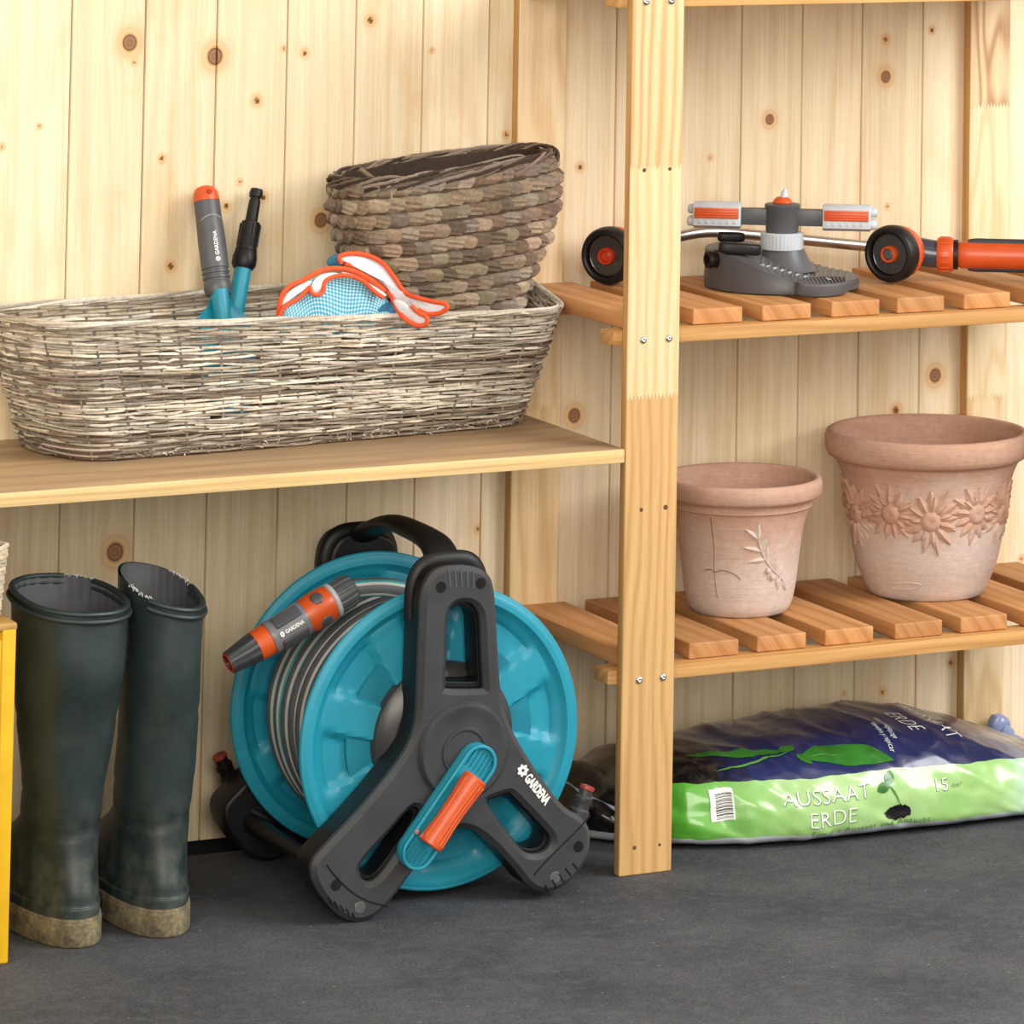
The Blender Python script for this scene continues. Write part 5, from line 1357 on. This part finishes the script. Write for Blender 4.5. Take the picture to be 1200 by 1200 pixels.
# ------------------------------------------------------------------ garden hose wound on the drum, with spray nozzle
hose = thing('garden_hose', 'grey garden hose with light and turquoise stripes wound on the reel, spray nozzle attached', 'hose', (RX0, -.19, RZ0)); HO = np.array((RX0, -.19, RZ0))
hr = .0088; Rc = .1020
sides = 20; smap = [0]*sides
for k in (2, 3, 17, 8, 12): smap[k] = 1
for k in (1, 4, 16, 7, 13): smap[k] = 2
mats_h = [M_grey, M_hstripe, M_hteal]
turns = 7.6; n = int(turns*90); P = []
y0, y1 = -.121, -.2585
for i in range(n+1):
    s = i/n; t = PI*.60+2*PI*turns*s; P.append((Rc*math.cos(t)*(1+.004*math.sin(5*t)), y0+(y1-y0)*s+.19, Rc*math.sin(t)*(1+.004*math.sin(5*t))))
mb = MB(); P = np.array(P)
# stripes keep their place around the hose: frame from the radial direction, slowly rolling
tn = np.gradient(P, axis=0); tn /= np.linalg.norm(tn, axis=1, keepdims=True); vs = []
for i in range(n+1):
    rad = np.array((P[i][0], 0, P[i][2])); rad -= tn[i]*(rad@tn[i]); rad /= np.linalg.norm(rad); bb = np.cross(tn[i], rad); ro = .22*math.sin(i*.016)
    for k in range(sides): a = 2*PI*k/sides+ro; vs.append(P[i]+hr*(math.cos(a)*rad+math.sin(a)*bb))
fs = []; mi = []
for i in range(n):
    for k in range(sides): k2 = (k+1) % sides; fs.append([i*sides+k, i*sides+k2, (i+1)*sides+k2, (i+1)*sides+k]); mi.append(smap[k])
fs += [list(range(sides))[::-1], [n*sides+k for k in range(sides)]]; mi += [0, 0]
mb.add(vs, fs, mi); mb.build('hose_coil', mats_h, hose, angle=70)
NY = -.200
q = [at(560, 716, Y=-.222), at(520, 702, Y=-.218), at(484, 694, Y=-.212), at(446, 688, Y=-.205), at(408, 691, Y=NY), at(398, 696, Y=NY)]
P = catmull([np.array(p)-HO for p in q], 12)
vs, fs = tube(P, hr, sides, up=(0, 1, .2)); mi = [smap[(k % sides)] if k < (len(P)-1)*sides else 0 for k in range(len(fs))]
mb = MB(); mb.add(vs, fs, mi); mb.build('hose_end', mats_h, hose, angle=70)
na, nb_ = np.array(at(414, 689, Y=NY))-HO, np.array(at(268, 777, Y=NY-.004))-HO
noz = bpy.data.objects.new('spray_nozzle', None); COL.objects.link(noz); noz.parent = hose; noz.empty_display_size = .01
noz.matrix_local = frame_from(na, nb_) @ S3(1.22, 1.22, 1); LN = float(np.linalg.norm(nb_-na)); S_ = LN
mb = MB(); v, f = lathe([(0, 0), (.0100, 0), (.0118, .0015), (.0128, S_*.05), (.0128, S_*.13), (.0120, S_*.15), (0, S_*.15)], 72); v = [(x*(1-.05*((k//2) % 3 == 0)), y*(1-.05*((k//2) % 3 == 0)), z) for k, (x, y, z) in enumerate(v)]; mb.add(v, f); mb.build('ribbed_collar', M_midgrey, noz, angle=25)
mb = MB(); mb.add(*lathe([(0, S_*.15), (.0125, S_*.15), (.0138, S_*.16), (.0138, S_*.18), (.0125, S_*.19), (0, S_*.19)], 40)); mb.build('grey_ring', M_lgrey, noz)
mb = MB(); mb.add(*lathe([(0, S_*.19), (.0130, S_*.19), (.0142, S_*.22), (.0142, S_*.34), (.0132, S_*.40), (0, S_*.40)], 48)); mb.build('orange_body', M_or, noz)
for a in (-.95, .62, 2.2, -2.5):
    mb = MB(); ell(mb, (.0128*math.sin(a), .0128*math.cos(a), S_*.29), (.0056, .0026, .0072), RZ(-a), 20, 10); mb.build('grip_button', M_midgrey, noz)
mb = MB(); mb.add(*lathe([(0, S_*.40), (.0130, S_*.40), (.0138, S_*.42), (.0130, S_*.52), (.0125, S_*.62), (.0135, S_*.67), (.0128, S_*.685), (0, S_*.685)], 48)); mb.build('barrel', plastic('mid_grey_barrel', (.17, .175, .185), .35), noz)
for a in (-.95, .62):
    mb = MB(); mb.add(*[(lambda vf: (vf[0], vf[1]))(box(-.0052, .0052, -.0012, .0012, S_*.43, S_*.63, .0008))][0], M=RZ(-a) @ T(0, .0128, 0)); mb.build('soft_panel', M_midgrey, noz)
v, f = text('GARDENA', .0042, .0002, offset=.00015); mb = MB(); AN = RZ(.15) @ T(0, .0134, S_*.53) @ RX(-PI/2) @ RZ(PI/2)
mb.add([((-p[1]), .0137+p[2], S_*.52-p[0]) for p in v], [ff_ for ff_ in f], M=RZ(.18)); v, f = rosette(.0021, .0002); mb.add([(-p[1], .0137+p[2], S_*.618-p[0]) for p in v], f, M=RZ(.18)); mb.build('logo', M_white, noz)
mb = MB(); mb.add(*lathe([(0, S_*.685), (.0122, S_*.685), (.0124, S_*.70), (.0118, S_*.79), (0, S_*.79)], 40)); mb.build('orange_ring', M_or, noz)
mb = MB(); v, f = lathe([(0, S_*.79), (.0118, S_*.79), (.0116, S_*.81), (.0092, S_*.97), (.0088, S_), (.0062, S_), (.0055, S_*.97), (0, S_*.97)], 60); v = [(x*(1-.045*((k // 3) % 2)), y*(1-.045*((k // 3) % 2)), z) if z < S_*.98 else (x, y, z) for k, (x, y, z) in enumerate(v)]; mb.add(v, f); mb.build('tip', M_anth, noz, angle=20)
mb = MB(); mb.add(*tube([(.0072*math.cos(t), .0072*math.sin(t), S_+.0003) for t in np.linspace(0, 2*PI, 30, endpoint=False)], .0009, 6, True)); mb.build('tip_ring', M_orr, noz)

# ------------------------------------------------------------------ light: soft daylight from an open door on the right, sky ambience, added front fill
W = bpy.data.worlds.new('sky'); SC.world = W; W.use_nodes = True
bg = W.node_tree.nodes['Background']; bg.inputs[0].default_value = (1.0, .89, .74, 1); bg.inputs[1].default_value = .92
def area(name, loc, target, size, energy, col=(1, 1, 1), size_y=None):
    l = bpy.data.lights.new(name, 'AREA'); l.energy = energy; l.color = col; l.size = size
    if size_y: l.shape = 'RECTANGLE'; l.size_y = size_y
    o = bpy.data.objects.new(name, l); COL.objects.link(o); o.location = loc
    o.rotation_euler = (Vector(target)-Vector(loc)).to_track_quat('-Z', 'Y').to_euler(); return o
area('daylight_right', (1.9, -2.3, 2.1), (.0, -.1, .45), 1.7, 102, (.96, .98, 1), 1.7)
area('fill_front', (-1.5, -3.5, 1.45), (.0, -.1, .25), 2.0, 74, (1, .93, .83), 1.6)  # warm fill lamp added in front to lighten the wall below the board
SC.view_settings.view_transform = 'Standard'; SC.view_settings.look = 'None'
SC.view_settings.gamma = 1.0; SC.view_settings.exposure = 0.0; SC.view_settings.use_curve_mapping = False
